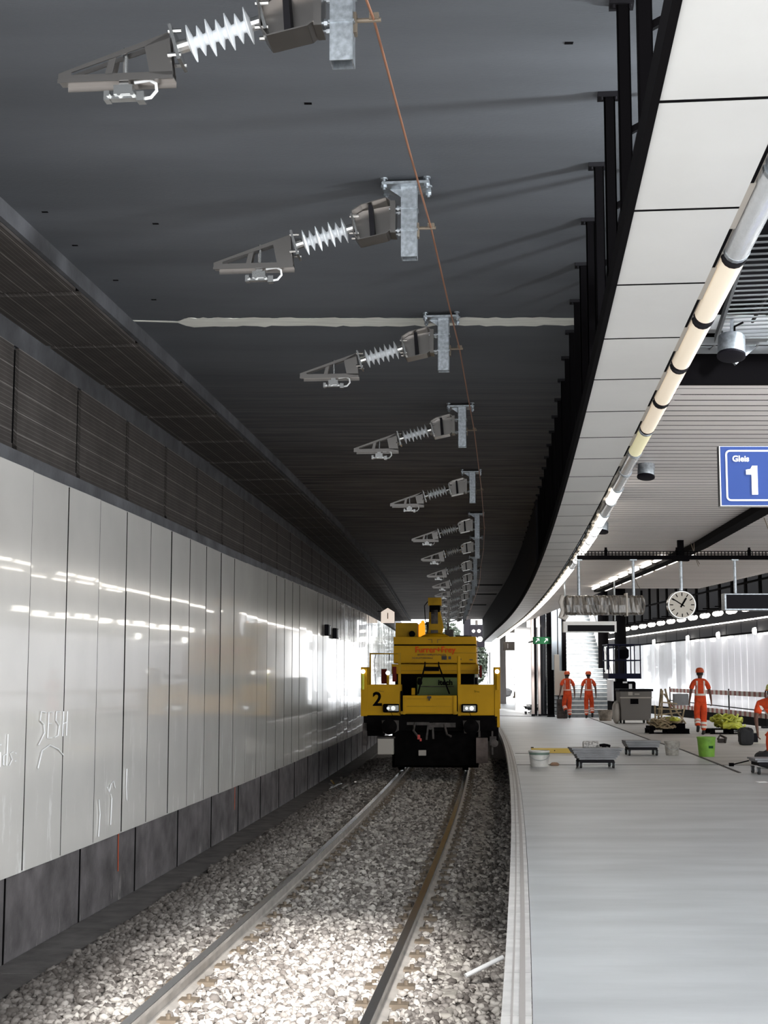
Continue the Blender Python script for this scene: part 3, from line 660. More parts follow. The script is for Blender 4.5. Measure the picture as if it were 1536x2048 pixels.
# ================================================================== OPEN ROOF SERVICES (near, right)
b = MB(); b.bb(2.0, 9, 10.9, 11.02, 4.3, 4.42); o = b.build('roof_beam', mat('beam_offwhite', (.22, .22, .22), .6), bevel=.005); tag(o, 'white box beam crossing the open ceiling above the tube lamps', 'beam')
b = MB(); b.bb(1.9, 9, 10.55, 10.7, 4.45, 4.75); tag(b.build('steel_beam', M_black), 'black steel beam just in front of the white roof beam', 'beam')
def ladder(name, a, c_, wdt, n, label, mrung, rz=0):
    r = empty(name, (a[0], a[1], a[2]), 0, label, 'cable tray'); A = Vector(a); Bv = Vector(c_); d = (Bv-A).normalized(); s_ = Vector((d.y, -d.x, 0))
    b = MB(); b.bar(A, Bv, .02, .06); b.bar(A+s_*wdt, Bv+s_*wdt, .02, .06); b.build('side_rail', mrung, r, world=True)
    b = MB()
    for i in range(n): p = A+(Bv-A)*(i+.5)/n; b.bar(p, p+s_*wdt, .014, .010)
    b.build('rung', mrung, r, world=True); return r
ladder('cable_ladder', (2.12, 8.0, 4.15), (2.52, 10.6, 4.15), .6, 22, 'white cable ladder with close rungs beside the warm tube lamps', M_zinc)
ladder('cable_ladder', (2.2, 11.25, 4.22), (9, 11.25, 4.22), .3, 40, 'grey cable tray crossing behind the white roof beam', M_zinc)
b = MB(); b.bar((2.78, 11.15, 4.1), (3.5, 11.15, 4.72), .05, .07); tag(b.build('diagonal_brace', M_galv), 'grey diagonal brace in the open ceiling above the downlight', 'brace')
b = MB(); b.tube([(2.5, 8.5, 4.24), (2.75, 9.5, 4.26), (2.9, 10.3, 4.25), (2.85, 10.9, 4.5)], .02, 6); b.tube([(2.3, 7.5, 4.23), (2.6, 9.0, 4.25), (2.75, 10.4, 4.24)], .015, 6); tag(b.build('service_cable', M_bag), 'black cables lying on the near cable ladder', 'cable')
b = MB(); b.bb(2.62, 2.98, 10.78, 10.88, 4.2, 4.28); b.bb(2.98, 3.05, 10.8, 10.86, 4.22, 4.26); tag(b.build('connector_box', M_zinc), 'pale connector box fixed below the white roof beam', 'box')
# ================================================================== GLEIS SIGN
Yg = 9.2; sx = 2.93; r = empty('platform_sign', (2.63, Yg, 2.70), 0, 'blue platform sign with white border, word and large number', 'sign')
b = MB(); b.box((0, 0, .2), (.9, .06, .4)); b.build('sign_box', M_alu, r, bevel=.004)
b = MB(); b.box((0, -.0315, .2), (.882, .004, .385)); b.build('sign_face', M_blue, r)
b = MB()
def rrect(b, x0, x1, z0, z1, rad, t, y):
    def loop(k):
        pts = []
        for cx, cz, a0 in ((x1-rad, z1-rad, 0), (x0+rad, z1-rad, 90), (x0+rad, z0+rad, 180), (x1-rad, z0+rad, 270)):
            for j in range(6): a = R(a0+j*18); pts.append((cx+(rad-k)*math.cos(a), y, cz+(rad-k)*math.sin(a)))
        return pts
    o_, i_ = loop(0), loop(t); n = len(o_); b.add(o_+i_+[(p[0], y+.003, p[2]) for p in o_+i_], [(k, (k+1) % n, n+(k+1) % n, n+k) for k in range(n)] + [(2*n+k, 2*n+(k+1) % n, (k+1) % n, k) for k in range(n)])
rrect(b, -.41, .41, .035, .37, .03, .011, -.0365); b.build('border', M_signw, r)
text('Gleis', .054, M_signw, r, (-.311, -.036, .311), align='CENTER', bold=.0014)
b = MB(); b.prism([(-.244, .077), (-.205, .077), (-.205, .266), (-.238, .266), (-.25, .245), (-.279, .24), (-.279, .208), (-.244, .208)], -.039, -.034); b.build('numeral_one', M_signw, r)
for x in (.25,): b = MB(); b.cyl((x, 0, .4), (x, 0, 1.6), .02, 10); b.build('hanger_rod', M_alu, r)
# ================================================================== CROSS BEAM WITH CLOCK AND DISPLAYS (Y = 25)
Yb = 25.0; zb = 3.66; r = empty('display_gantry', (5.0, Yb, zb), 0, 'black gantry beam across the platform with cable tray on top', 'gantry')
b = MB(); b.bb(-1.6, 5, -.06, .06, 0, .07); b.build('beam', M_black, r)
b = MB(); b.bb(-1.6, 5, -.06, -.05, .13, .145); b.bb(-1.6, 5, -.06, -.05, .085, .1)
for i in range(110): b.bb(-1.6+.06*i, -1.585+.06*i, -.06, -.05, .07, .145)
b.build('tray', M_black, r)
b = MB()
for x in (-1.1, .15, 1.42, 2.5, 3.6): b.box((x, -.03, .12), (.05, .06, .1)); b.cyl((x, -.03, .15), (x, -.03, .21), .022, 8)
b.build('tray_clip', M_black, r)
b = MB(); b.bb(.17, .27, -.05, .05, .06, .34); b.bb(.08, .36, -.07, .07, -.03, .02); b.build('ceiling_bracket', M_black, r)
tp = None
for x in (-1.6+.02, -.65+.03, .22, 1.165):
    if tp is None: b = MB(); b.cyl((0, 0, -.8), (0, 0, 0), .027, 10); b.box((0, 0, -.01), (.12, .1, .025)); tp = b.build('drop_tube', M_galv, r); o = tp
    else: o = tp.copy(); COL.objects.link(o)
    o.location = (x, 0, 0)
b = MB(); b.tube([(.4, 0, .3), (.48, 0, .05), (.55, 0, -.08)], .006, 5); b.tube([(.46, 0, .3), (.46, 0, .1), (.53, 0, -.12)], .006, 5); b.tube([(-.6, 0, -.3), (-.55, 0, -.45), (-.5, 0, -.52)], .006, 5); b.build('loose_wire', M_clip, r)
# clock
r = empty('station_clock', (5.21, Yb, 2.86), 0, 'round station clock with pale face and black hands on the gantry', 'clock')
b = MB(); b.lathe([(.24, -.07), (.25, -.06), (.25, .06), (.24, .07)], 48, (0,0,0), (0,1,0)); b.build('case', M_alu, r, smooth=True)
b = MB(); b.lathe([(.228, -.077), (.228, -.069)], 48, (0,0,0), (0,1,0)); b.build('dial', M_clock, r, smooth=True)
b = MB()
for i in range(12):
    a = i*math.pi/6; l0, l1, wd_ = (.155, .212, .016)
    p = lambda rr: (rr*math.sin(a), -.079, rr*math.cos(a)); b.bar(p(l0), p(l1), .004, wd_, up=(math.cos(a), 0, -math.sin(a)))
b.build('hour_marks', M_black, r)
def hand(a, l, wd_, nm):
    b = MB(); s_, c_ = math.sin(a), math.cos(a); b.bar((-s_*.05, -.083, -c_*.05), (s_*l, -.083, c_*l), .004, wd_, up=(c_, 0, -s_)); b.build(nm, M_black, r)
hand(R(32), .14, .03, 'hour_hand'); hand(R(-57), .2, .018, 'minute_hand')
b = MB(); b.cyl((0, 0, .24), (0, 0, .3), .03, 10); b.build('mount', M_galv, r)
# wrapped display
r = empty('wrapped_display', (3.86, Yb, 2.665), 0, 'long hanging display board wrapped in crinkled plastic film', 'display')
b = MB(); vs = []; nx, nz_ = 46, 12
for i in range(nx+1):
    for j in range(nz_):
        a = 2*math.pi*j/nz_; cx = -.70+1.40*i/nx; hz = .175+random.uniform(-.008, .008); hy = .1+random.uniform(-.012, .012)
        sg = lambda v: math.copysign(abs(v)**.45, v); k = .75 if i in (0, nx) else 1
        vs.append((cx+random.uniform(-.01, .01), hy*k*sg(math.cos(a)), .19+hz*k*sg(math.sin(a))))
b.add(vs, [(i*nz_+j, i*nz_+(j+1) % nz_, (i+1)*nz_+(j+1) % nz_, (i+1)*nz_+j) for i in range(nx) for j in range(nz_)] + [tuple(range(nz_)), tuple(range(nx*nz_, nx*nz_+nz_))])
b.build('plastic_wrap', M_foil, r)
b = MB(); b.tube([(-.72, 0, .36), (-.76, 0, .25), (-.72, 0, .1), (-.77, 0, -.02), (-.7, 0, -.04), (-.66, 0, .02)], .045, 8); b.build('wrap_fold', mat('milky_film', (.6, .55, .5), .3, bump=(20, .8)), r, smooth=True)
b = MB(); b.bb(.37, .395, -.12, .12, .0, .4); b.build('tape_band', M_beige, r)
# dark departure display
r = empty('departure_display', (6.72, Yb, 2.76), 0, 'dark blank departure display hanging at the right end of the gantry', 'display')
b = MB(); b.bb(-.78, 1.2, -.12, .12, 0, .30); b.build('case', M_galv, r, bevel=.01)
b = MB(); b.bb(-.745, 1.17, -.125, -.118, .03, .275); b.build('screen', M_display, r)
# lower dark display behind the film
r = empty('line_display', (4.98, 34.5, 2.70), 0, 'narrow white framed dark display behind the wrapped board', 'display')
b = MB(); b.bb(-.66, .62, -.1, .1, -.02, .24); b.build('case', M_signw, r)
b = MB(); b.bb(-.56, .57, -.105, -.098, .0, .15); b.build('screen', M_display, r)
b = MB()
for x in (-.6, .6): b.cyl((x, 0, .26), (x, 0, 1.28), .02, 8)
b.build('drop_tube', M_galv, r)
# ================================================================== CEILING GUTTER WITH LAMPS
r = empty('lamp_gutter', (5.6, 25, 3.9), 0, 'long black trough running diagonally under the slats with lamps beside it', 'trough')
gx = lambda Y: 5.28 + (Y-19.4)*.062 - max(0, Y-26)*.055
b = MB(); b.sweep([(-.11, 3.89), (.11, 3.89), (.11, 3.995), (-.11, 3.995)], 12, 38.5, 1.5, gx); b.build('trough', M_black, r, world=True)
b = MB(); b.sweep([(.11, 3.905), (.17, 3.93), (.17, 3.96), (.11, 3.99)], 12, 38.5, 1.5, gx); b.build('lip', M_dirtsteel, r, world=True)
b = MB()
for i in range(8):
    Y = 26.5 + i*1.5
    for s_ in (-.19, .22):
        if i == 0 and s_ < 0: continue
        b.sweep([(s_-.028, 3.93), (s_+.028, 3.93), (s_+.028, 3.97), (s_-.028, 3.97)], Y+(.6 if s_ > 0 else 0), Y+1.05+(.6 if s_ > 0 else 0), 1.1, gx)
b.build('lamp_strip', M_tubewhite, r, world=True)
b = MB(); b.tube([(5.55, 19.6, 3.9), (5.6, 19.6, 3.7), (5.8, 19.6, 3.62)], .008, 5); b.tube([(5.5, 20.5, 3.9), (5.62, 20.5, 3.55), (5.66, 20.5, 3.35)], .008, 5); b.build('loose_wire', M_clip, r, world=True)
# ================================================================== FAR SIDE HANGERS, LAMPS
h2 = None
for i in range(26):
    Y = 30 + i*1.6
    if h2 is None:
        h2 = empty('roof_fin', (0,0,0), 0, 'tall black fin hanging above the lamps over the far platform edge', 'fin', 'black fins over the far platform edge')
        b = MB(); b.bb(-.03, .03, -.1, .1, -1.5, 0); b.build('fin', M_black, h2); b = MB(); b.bar((0, 0, -1.4), (-.6, 0, -1.4), .04, .04); b.build('arm', M_black, h2); o = h2
    else: o = copy_tree(h2)
    place(o, (ER(Y)-.75, Y, 5.35), math.atan(.03))
b = MB(); b.sweep([(-.8, 3.78), (-.7, 3.78), (-.7, 3.98), (-.8, 3.98)], 28, 80, 2, ER); b.sweep([(-.8, 4.6), (-.72, 4.6), (-.72, 4.66), (-.8, 4.66)], 28, 80, 2, ER); struct(b.build('trim_10', M_black), 'black edge rail above the far platform edge')
l2 = None
for i in range(24):
    Y = 34 + i*1.7
    if l2 is None:
        l2 = empty('oval_lamp', (0,0,0), 0, 'white oval lamp in the row above the far platform edge', 'lamp', 'oval lamps above the far platform edge')
        b = MB(); b.lathe([(.001, -.5), (.06, -.48), (.09, -.3), (.09, .3), (.06, .48), (.001, .5)], 14, (0,0,0), (0,1,0)); b.build('diffuser', M_tubewhite, l2, smooth=True)
        b = MB(); b.bb(-.06, .06, -.45, .45, .05, .12); b.build('housing', M_dark, l2); b = MB(); b.bar((0, 0, .09), (.5, 0, .09), .04, .04); b.build('bracket', M_dark, l2); o = l2
    else: o = copy_tree(l2)
    place(o, (ER(Y)-1.25, Y, 3.72), math.atan(.03))
for i, Y in enumerate((62, 68, 74, 82)):
    b = MB(); b.lathe([(.001, -.12), (.12, -.1), (.16, 0), (.16, .02), (.001, .02)], 16, (WR(Y)-.25, Y, 3.6), (1,0,0)); o = b.build('bulkhead_lamp', M_lampw, smooth=True); tag(o, 'round white bulkhead lamp on the dark band of the far wall', 'lamp', 'bulkhead lamps on the far wall')
# ================================================================== YELLOW RAIL VEHICLE
T = empty('rail_work_vehicle', (1.04, 32.0, -.55), HD(34), 'yellow railway work vehicle with number 2 on its front, standing on the near track', 'railway vehicle')
def q(nm, m, *bx, bev=0.008, par=None, add=None):      # boxes given as x0,x1,y0,y1,z0,z1 with z above the platform
    b = MB()
    for (x0, x1, y0, y1, z0, z1) in bx: b.bb(x0, x1, y0, y1, z0+.55, z1+.55)
    if add: add(b)
    return b.build(nm, m, par or T, bevel=bev)
hbl = q('front_box', M_yellow, (-1.48, -.69, 0, .9, .76, 1.44)); hbr = q('front_box', M_yellow, (.60, 1.42, 0, .9, .76, 1.44))
for px, par in ((-1.07, hbl), (1.05, hbr)):
    b = MB(); b.tube([(px-.07, -.03, 1.90-.03), (px-.06, -.04, 1.84), (px+.03, -.04, 1.83)], .012, 6); o = b.build('grab_hook', M_yellow2, par)
    o.location = (0, 0, 0)
gate = q('drop_gate', M_yellow, (-.6, .56, -.02, .03, .79, 1.20), (-.62, -.56, -.05, 0, .78, 1.2), (.50, .58, -.05, 0, .78, 1.2))
q('gate_rib', M_yellow2, (-.53, .47, -.035, -.02, .955, .97), (-.53, .47, -.035, -.02, 1.12, 1.135), (-.53, .47, -.035, -.02, .80, .82), par=gate, bev=0.002)
b = MB(); b.box((-.03, -.035, 1.71), (.09, .03, .05)); b.box((-.03, -.05, 1.68), (.03, .03, .09)); b.build('gate_latch', M_dirtsteel, gate)
q('gate_post', M_black, (-.67, -.62, -.02, .05, .74, 1.3)); q('gate_post', M_black, (.58, .60, -.02, .05, .7, 1.2))
b = MB()
for x in (-.64, .57): b = MB(); b.cyl((x, -.08, 1.37), (x, .02, 1.37), .035, 10); b.build('hinge', M_yellow2, T)
# hand rails
b = MB()
for p in ([(-1.36, .1, 1.99), (-1.36, .1, 2.68), (-.7, .1, 2.68), (-.7, .1, 1.3)],): b.tube(p, .025, 8)
b.box((-.7, .1, 2.1), (.06, .05, 1.2)); b.build('hand_rail', M_yellow2, T)
b = MB(); b.tube([(.62, .06, 1.3), (.62, .06, 2.62)], .03, 8); b.box((.64, .08, 1.95), (.06, .05, 1.3)); b.build('hand_rail', M_yellow, T)
b = MB(); b.tube([(1.02, .5, 2.71), (1.32, .3, 2.71), (1.32, .3, 2.0)], .011, 6); b.tube([(1.02, .6, 2.58), (1.25, .6, 2.58), (1.27, .5, 2.0)], .009, 6); b.tube([(-1.24, .15, 2.66), (-1.27, .15, 2.5), (-1.24, .15, 1.95)], .008, 6); b.tube([(-.93, .15, 2.67), (-.93, .15, 2.53)], .008, 6); b.build('thin_rail', M_dark, T)
# corner posts
for s_, x0, x1 in ((-1, -1.56, -1.42), (1, 1.42, 1.53)):
    p = q('corner_post', M_yellow, (x0, x1, -.02, .2, .5 if s_ > 0 else .74, 1.8), (x0-.02, x1+.02, .2, .9, .9, 1.83))
    xm = x0+.05 if s_ < 0 else x1-.05
    b = MB(); b.cyl((xm, -.05, 1.88), (xm, -.05, 2.23), .032, 10); b.build('reflector_tube', mat('bright_yellow', (.8, .75, .05), .4, emit=0) if s_ < 0 else M_yellow, p, smooth=True)
    b = MB(); b.lathe([(.001, -.06), (.045, -.05), (.05, .03), (.001, .06)], 12, (xm, -.06, 2.28), (0, 1, 0)); b.build('marker_lamp', mat('marker_lens', (.9,.9,.85), .2, emit=2.0), p, smooth=True)
b = MB(); b.cyl((-.98, .4, 1.9), (-.98, .4, 2.2), .03, 10); o = b.build('reflector_tube', M_yellow2, T); b = MB(); b.lathe([(.001, -.06), (.045, -.05), (.05, .03), (.001, .06)], 12, (-.98, .35, 2.25), (0, 1, 0)); b.build('marker_lamp', MATS['marker_lens'], o)
M_red2 = mat('dark_red', (.16, .02, .015), .7, spec=.1)
q('red_panel', M_red2, (-.95, -.86, 1.5, 1.7, 1.5, 1.85)); q('red_panel', M_red2, (-1.25, -1.12, 2.0, 2.1, 1.45, 1.8)); q('red_panel', M_red2, (1.08, 1.14, 1.3, 1.6, 1.6, 1.88))
# headlights
for x in (-.88, .86):
    b = MB(); b.box((x, -.06, 1.47), (.36, .1, .19)); h = b.build('headlight', M_black, T, bevel=.03)
    b = MB(); b.box((x+(.05 if x < 0 else 0), -.115, 1.47), (.24 if x < 0 else .28, .012, .13)); b.build('lens', M_head, h, bevel=.005)
    b = MB(); b.lathe([(.001, 0), (.045, .002), (.05, .008)], 14, (x+.05, -.124, 1.47), (0,-1,0)); b.lathe([(.001, 0), (.03, .002), (.035, .008)], 12, (x-.06, -.124, 1.47), (0,-1,0)); b.build('bulb', M_alu, h)
    b = MB(); b.tube([(x, -.03, 1.37), (x+.03, -.03, 1.31), (x+.01, 0, 1.25)], .006, 5); b.build('cable', M_black, h)
text('2', .42, M_black, hbl, (-1.19, -.006, 1.655), bold=.012, name='number')
# main body with lettering
body = q('superstructure', M_yellow, (-.93, 1.01, 1.6, 5.5, 1.93, 2.34), (-.97, 1.05, 1.56, 5.5, 1.68, 1.91), (-.93, 1.01, 1.6, 5.5, 2.37, 2.55), bev=.012)
q('black_gap', M_black, (-.92, 1.0, 1.62, 5.4, 2.33, 2.38), (-.9, .95, 1.7, 5.2, 1.3, 1.69), par=None)  # black boxes fill the body split and the space below it
q('body_rib', M_yellow2, (-.98, 1.06, 1.54, 1.56, 1.755, 1.77), (-.98, 1.06, 1.54, 1.56, 1.885, 1.905), (-.93, 1.01, 1.585, 1.6, 1.94, 1.955), (.45, 1.0, 1.585, 1.6, 2.16, 2.18), par=None, bev=.003)
text('Furrer+Frey', .19, M_redtext, body, (.05, 1.585, 2.79), name='company_lettering', bold=.004, sx=1.0)
text('BAHN FAHRLEITUNGEN', .062, M_dirtsteel, body, (-.03, 1.585, 2.675), name='small_lettering')
text('FAHRLEITUNGSBAU', .055, M_dirtsteel, body, (-.25, 1.585, 2.60), name='small_lettering'); 
q('stencil_mark', M_dirtsteel, (.2, .32, 1.59, 1.6, 2.01, 2.1), (.36, .42, 1.59, 1.6, 2.02, 2.09), (.62, .66, 1.59, 1.6, 2.0, 2.04), (.85, .93, 1.59, 1.6, 2.0, 2.02), (-.12, -.02, 1.59, 1.6, 2.475, 2.485), (.1, .2, 1.59, 1.6, 2.475, 2.485), (-.03, -.02, 1.59, 1.6, 2.40, 2.48), (.1, .11, 1.59, 1.6, 2.40, 2.48), bev=0)
q('top_box', M_yellow2, (-.92, -.40, 2.2, 3.4, 2.55, 2.9))
b = MB(); b.cyl((-.52, 2.1, 3.18), (-.52, 2.2, 3.18), .075, 14); b.build('hose_reel', M_black, T)
b = MB(); b.lathe([(.001, .12), (.2, .11), (.33, .05), (.36, 0), (.001, 0)], 20, (.03, 2.2, 3.08)); b.build('turret', M_yellow, T, smooth=True)
def crane(b):
    b.prism([(-.14, 3.2), (.2, 3.2), (.23, 3.35), (.15, 3.75), (-.11, 3.75), (-.12, 3.35)], 2.1, 2.45)
b = MB(); crane(b); cr = b.build('crane_column', M_yellow2, T, bevel=.01)
b = MB(); b.bb(-.06, .1, 2.05, 2.1, 3.42, 3.75); b.bb(-.07, .1, 2.05, 2.5, 3.2, 3.27); b.build('crane_ram', M_dirtsteel, cr)
b = MB(); b.bb(-.13, .18, 2.0, 2.6, 3.86, 4.04); b.build('crane_head', M_yellow2, cr)
b = MB(); b.bb(-.10, .15, 2.05, 2.5, 3.70, 3.86); b.bb(-.06, .02, 2.05, 2.1, 3.66, 3.9); b.tube([(-.14, 2.1, 3.95), (-.22, 2.1, 3.85), (-.2, 2.1, 3.5), (-.15, 2.1, 3.35)], .012, 6); b.build('crane_joint', M_black, cr)
b = MB()
for x, z, r_ in ((-.34, 3.14, .06), (-.30, 3.2, .05), (-.3, 3.1, .06)): b.lathe([(r_, 0), (r_, .28), (r_*.7, .33), (.001, .34)], 12, (x, 3.0, z))
b.build('beacon', M_amber, T)
q('upper_gear', M_dirtsteel, (-.2, -.14, 2.8, 3.0, 2.6, 2.95), (.25, .45, 2.6, 3.2, 2.55, 2.75), (.5, .9, 3.0, 3.5, 2.55, 2.62), (.3, .35, 2.8, 2.9, 2.7, 2.9))
# deck, machine and ladder frame
q('deck', M_black, (-1.45, 1.4, .1, 11, .6, .78), (-1.0, 1.0, 5.5, 11, .78, 1.6))
mach = q('green_machine', M_machgreen, (-.36, .58, 1.1, 1.5, 1.05, 1.6), (-.1, .35, 1.05, 1.1, 1.1, 1.2), bev=.05)
text('itech', .17, M_black, mach, (.3, 1.04, 2.03), bold=.006, name='lettering'); q('machine_ledge', M_dirtsteel, (-.3, .5, 1.07, 1.1, 1.38, 1.4), par=mach)
b = MB(); b.bar((-.14, .35, 2.42), (-.30, .35, 1.78), .035, .035); b.bar((.17, .35, 2.42), (.41, .35, 1.78), .035, .035); b.bar((-.15, .35, 2.34), (.18, .35, 2.34), .02, .1); b.bar((-.14, .35, 2.42), (-.14, .35, 2.5), .03, .03); b.bar((.17, .35, 2.42), (.17, .35, 2.5), .03, .03); b.build('lifting_frame', M_black, T)
b = MB(); b.lathe([(.001, 0), (.05, .01), (.06, .06), (.04, .15), (.001, .16)], 10, (-.26, .35, 1.98)); b.build('pulley', M_black, T)
q('filler', M_yellow, (-.46, -.38, .6, .7, 1.2, 1.36))
# buffers, coupling, under frame
q('buffer_beam', M_grime, (-1.5, 1.48, -.02, .15, .42, .75), (-1.52, -1.05, .1, .5, .3, .45), (1.1, 1.5, .1, .6, .2, .5))
for x in (-.90, .90):
    b = MB(); b.lathe([(.001, 0), (.15, .012), (.17, .03), (.17, .05), (.1, .06), (.1, .4), (.14, .42), (.001, .43)], 24, (x, -.42, 1.07), (0, 1, 0)); bf = b.build('buffer', M_grime, T, smooth=True)
    b = MB(); b.prism([(x-.19, 1.2), (x+.19, 1.2), (x+.19, .98), (x+.08, .92), (x-.16, .92)], -.05, -.03); b.build('buffer_plate', M_dirtsteel, bf)
b = MB(); b.cyl((0, -.2, 1.05), (0, .1, 1.05), .05, 10); b.box((0, -.04, 1.12), (.8, .03, .05)); b.bar((-.05, -.15, 1.1), (-.09, -.16, .78), .04, .03); b.bar((.05, -.15, 1.1), (.06, -.16, .80), .04, .03); b.tube([(-.35, -.05, 1.15), (-.38, -.12, .98), (-.28, -.12, .85)], .025, 7); b.tube([(.3, -.05, 1.12), (.36, -.12, .9), (.46, -.1, .85)], .025, 7); b.build('coupling', M_dirtsteel, T)
b = MB(); b.box((-.26, -.13, .84), (.06, .04, .1)); b.box((-.22, -.13, .78), (.04, .04, .06)); b.build('brake_hose_head', M_red, T)
b = MB(); b.box((-.28, -.03, 1.13), (.5, .012, .06)); b.box((.3, -.03, 1.10), (.5, .012, .1)); b.build('data_plate', M_dirtsteel, T)
q('skirt', M_grime, (-.82, 1.0, .2, .3, -.35, .42), (-.9, 1.05, .6, 1.0, -.42, .5))
q('pale_box', M_beige, (-1.18, -.83, -.05, .5, -.10, .25)); q('pale_box_lid', M_dirtsteel, (-1.2, -.8, -.07, .5, .25, .29))
q('tool_box', mat('brown_box', (.12, .09, .08), .7, nz=(5, .4)), (1.0, 1.26, -.05, .5, -.28, .27)); q('tow_plate', M_beige, (-.28, -.11, .1, .14, -.13, -.01)); q('step', M_dirtsteel, (1.3, 1.45, -.02, .2, .1, .3), (1.34, 1.38, 0, .05, -.1, .5)); q('step', M_dirtsteel, (-1.52, -1.42, -.02, .2, .1, .6))
for y in (1.6, 6.5, 9.5):
    for s_ in (-.75, .75):
        b = MB(); b.lathe([(.001, -.06), (.42, -.06), (.42, .05), (.45, .06), (.45, .07), (.001, .07)], 28, (s_, y, .43), (1 if s_ < 0 else -1, 0, 0)); b.build('wheel', M_grime, T, smooth=True)
b = MB(); b.lathe([(.001, -.05), (.08, -.04), (.09, .04), (.001, .05)], 14, (1.4, .0, .70), (0,1,0)); b.build('side_lamp', M_dirtsteel, T)
# litter near the wall beside the vehicle
b = MB(); random.seed(3)
for i in range(9): x = random.uniform(-3.9, -3.2); y = 30+random.uniform(0, 2.5); b.bar((E(y)+x, y, -.70), (E(y)+x+random.uniform(-.25, .25), y+random.uniform(-.4, .4), -.62), .05, .02)
tag(b.build('scrap_strips', M_alu), 'pale bent scrap strips lying by the wall left of the vehicle', 'scrap', kind='stuff')
# tunnel marker and wall boxes
r = empty('track_marker', (E(55)-3.93, 55.0, 3.68), 0, 'pale house-shaped marker board with the number 1 high by the left wall', 'sign')
b = MB(); b.prism([(-.26, 0), (.26, 0), (.26, .42), (0, .58), (-.26, .42)], -.02, .02); b.build('board', M_marker, r)
text('1', .34, M_dirtsteel, r, (0, -.024, .26), bold=.0, name='number'); b = MB(); b.bar((-.4, .03, .45), (.1, .03, .45), .03, .03); b.build('arm', M_dark, r)
for i, (Y, z, s_) in enumerate(((34.2, 2.62, 1), (36.05, 2.60, 1))):
    r = empty('wall_socket_box', (E(Y)-4.245, Y, z), HD(Y), ['left of two small black boxes on the white wall panels', 'right of two small black boxes on the white wall panels'][i], 'box', 'black boxes on the wall panels')
    b = MB(); b.box((.05, 0, .1), (.1, .5, .26)); b.build('box', M_display, r, bevel=.01); b = MB(); b.box((.103, .1, .1), (.006, .22, .2)); b.build('cover', M_galv, r)
b = MB(); b.cyl((E(11.3)-.35, 11.2, -.66), (E(11.3)-.05, 11.35, -.55), .018, 10); tag(b.build('plastic_pipe', M_signw), 'short white pipe stub lying in the dark gap below the platform edge', 'pipe')
# ================================================================== SIGNALS, TREES, END OF STATION
r = empty('signal_post', (6.35, 98, -.8), 0, 'dark signal with four white lamps beyond the yellow vehicle', 'signal')
b = MB(); b.cyl((0, 0, 0), (0, 0, 6.3), .09, 10); b.build('mast', M_dirtsteel, r); b = MB(); b.bb(-.5, .55, -.1, .1, 4.45, 6.0); b.bb(-.9, -.4, -.08, .08, 5.2, 7.0); b.build('signal_board', M_display, r, bevel=.05)
for x, z, rr in ((-.22, 5.55, .10), (.15, 5.55, .11), (-.12, 5.0, .16), (.22, 5.0, .17)):
    b = MB(); b.lathe([(.001, 0), (rr, .01), (rr, .03), (.001, .04)], 16, (x, -.15, z), (0, 1, 0)); b.build('lamp', M_lampw, r)
def tree(x, y, h, rad, lab, sd):
    random.seed(sd); r = empty('tree', (x, y, -.8), 0, lab, 'tree', 'trees beyond the tunnel end')
    b = MB(); b.cyl((0, 0, 0), (0, 0, h*.6), .2, 8, .1); b.build('trunk', M_dirtsteel, r); b = MB()
    for i in range(1400):
        a, bb_, c_ = random.gauss(0, 1), random.gauss(0, 1), random.gauss(0, 1); n = math.sqrt(a*a+bb_*bb_+c_*c_) or 1; k = random.uniform(.5, 1)**.6
        p = Vector((a/n*rad*k, bb_/n*rad*k, h*.65+c_/n*h*.38*k)); s_ = random.uniform(.12, .3); u = Vector((random.gauss(0,1), random.gauss(0,1), random.gauss(0,1))).normalized(); v = u.orthogonal().normalized()
        b.add([p+u*s_, p+v*s_*.6, p-u*s_, p-v*s_*.6], [(0,1,2,3)])
    b.build('foliage', M_leaf, r)
tree(4.6, 118, 7.2, 2.0, 'dark leafy tree beyond the tunnel end behind the signal', 1); tree(2.0, 128, 6.0, 2.2, 'lower tree beyond the tunnel end left of the signal', 2); tree(7.5, 125, 5.8, 1.6, 'small tree beyond the tunnel end right of the signal', 5)
# station end front
r = empty('end_building', (14.5, 150, 0), 0, 'pale building front with barred gate at the far end of the platform', 'building')
b = MB(); b.bb(-2.4, -1.5, 0, .4, 0, 7); b.bb(-1.5, 1.6, .2, .5, 2.6, 3.3); b.bb(-1.5, 1.6, .2, .5, 5.0, 5.6); b.bb(1.2, 2.6, 0, .4, 0, 7); b.build('wall', M_paleend, r)
b = MB()
for i in range(9): b.bb(-1.2+.3*i, -1.16+.3*i, .1, .14, 0, 2.5)
for z in (.1, .8, 1.6, 2.4): b.bb(-1.3, 1.3, .1, .14, z, z+.05)
b.build('gate', M_dirtsteel, r)
b = MB(); b.bb(-1.5, -1.2, .05, .1, .6, 2.4); b.build('glass_strip', mat('pale_blue_glass', (.3, .45, .65), .2), r)
for (x, y, w_, lab) in ((7.2, 88, .34, 'pale grey column at the far end of the platform'),):
    b = MB(); b.bb(x-w_/2+.1, x+w_/2+.1, y-.2, y+.2, 0, 5.3); tag(b.build('column', M_paleend), lab, 'column')
b = MB(); b.bb(8.15, 8.6, 84.8, 85.2, 0, 5.3); tag(b.build('column', M_dirtsteel), 'brown square column far down the platform', 'column')
r = empty('sector_sign', (6.75, 75, 3.0), 0, 'grey hanging sector sign with 1 and C near the far end', 'sign')
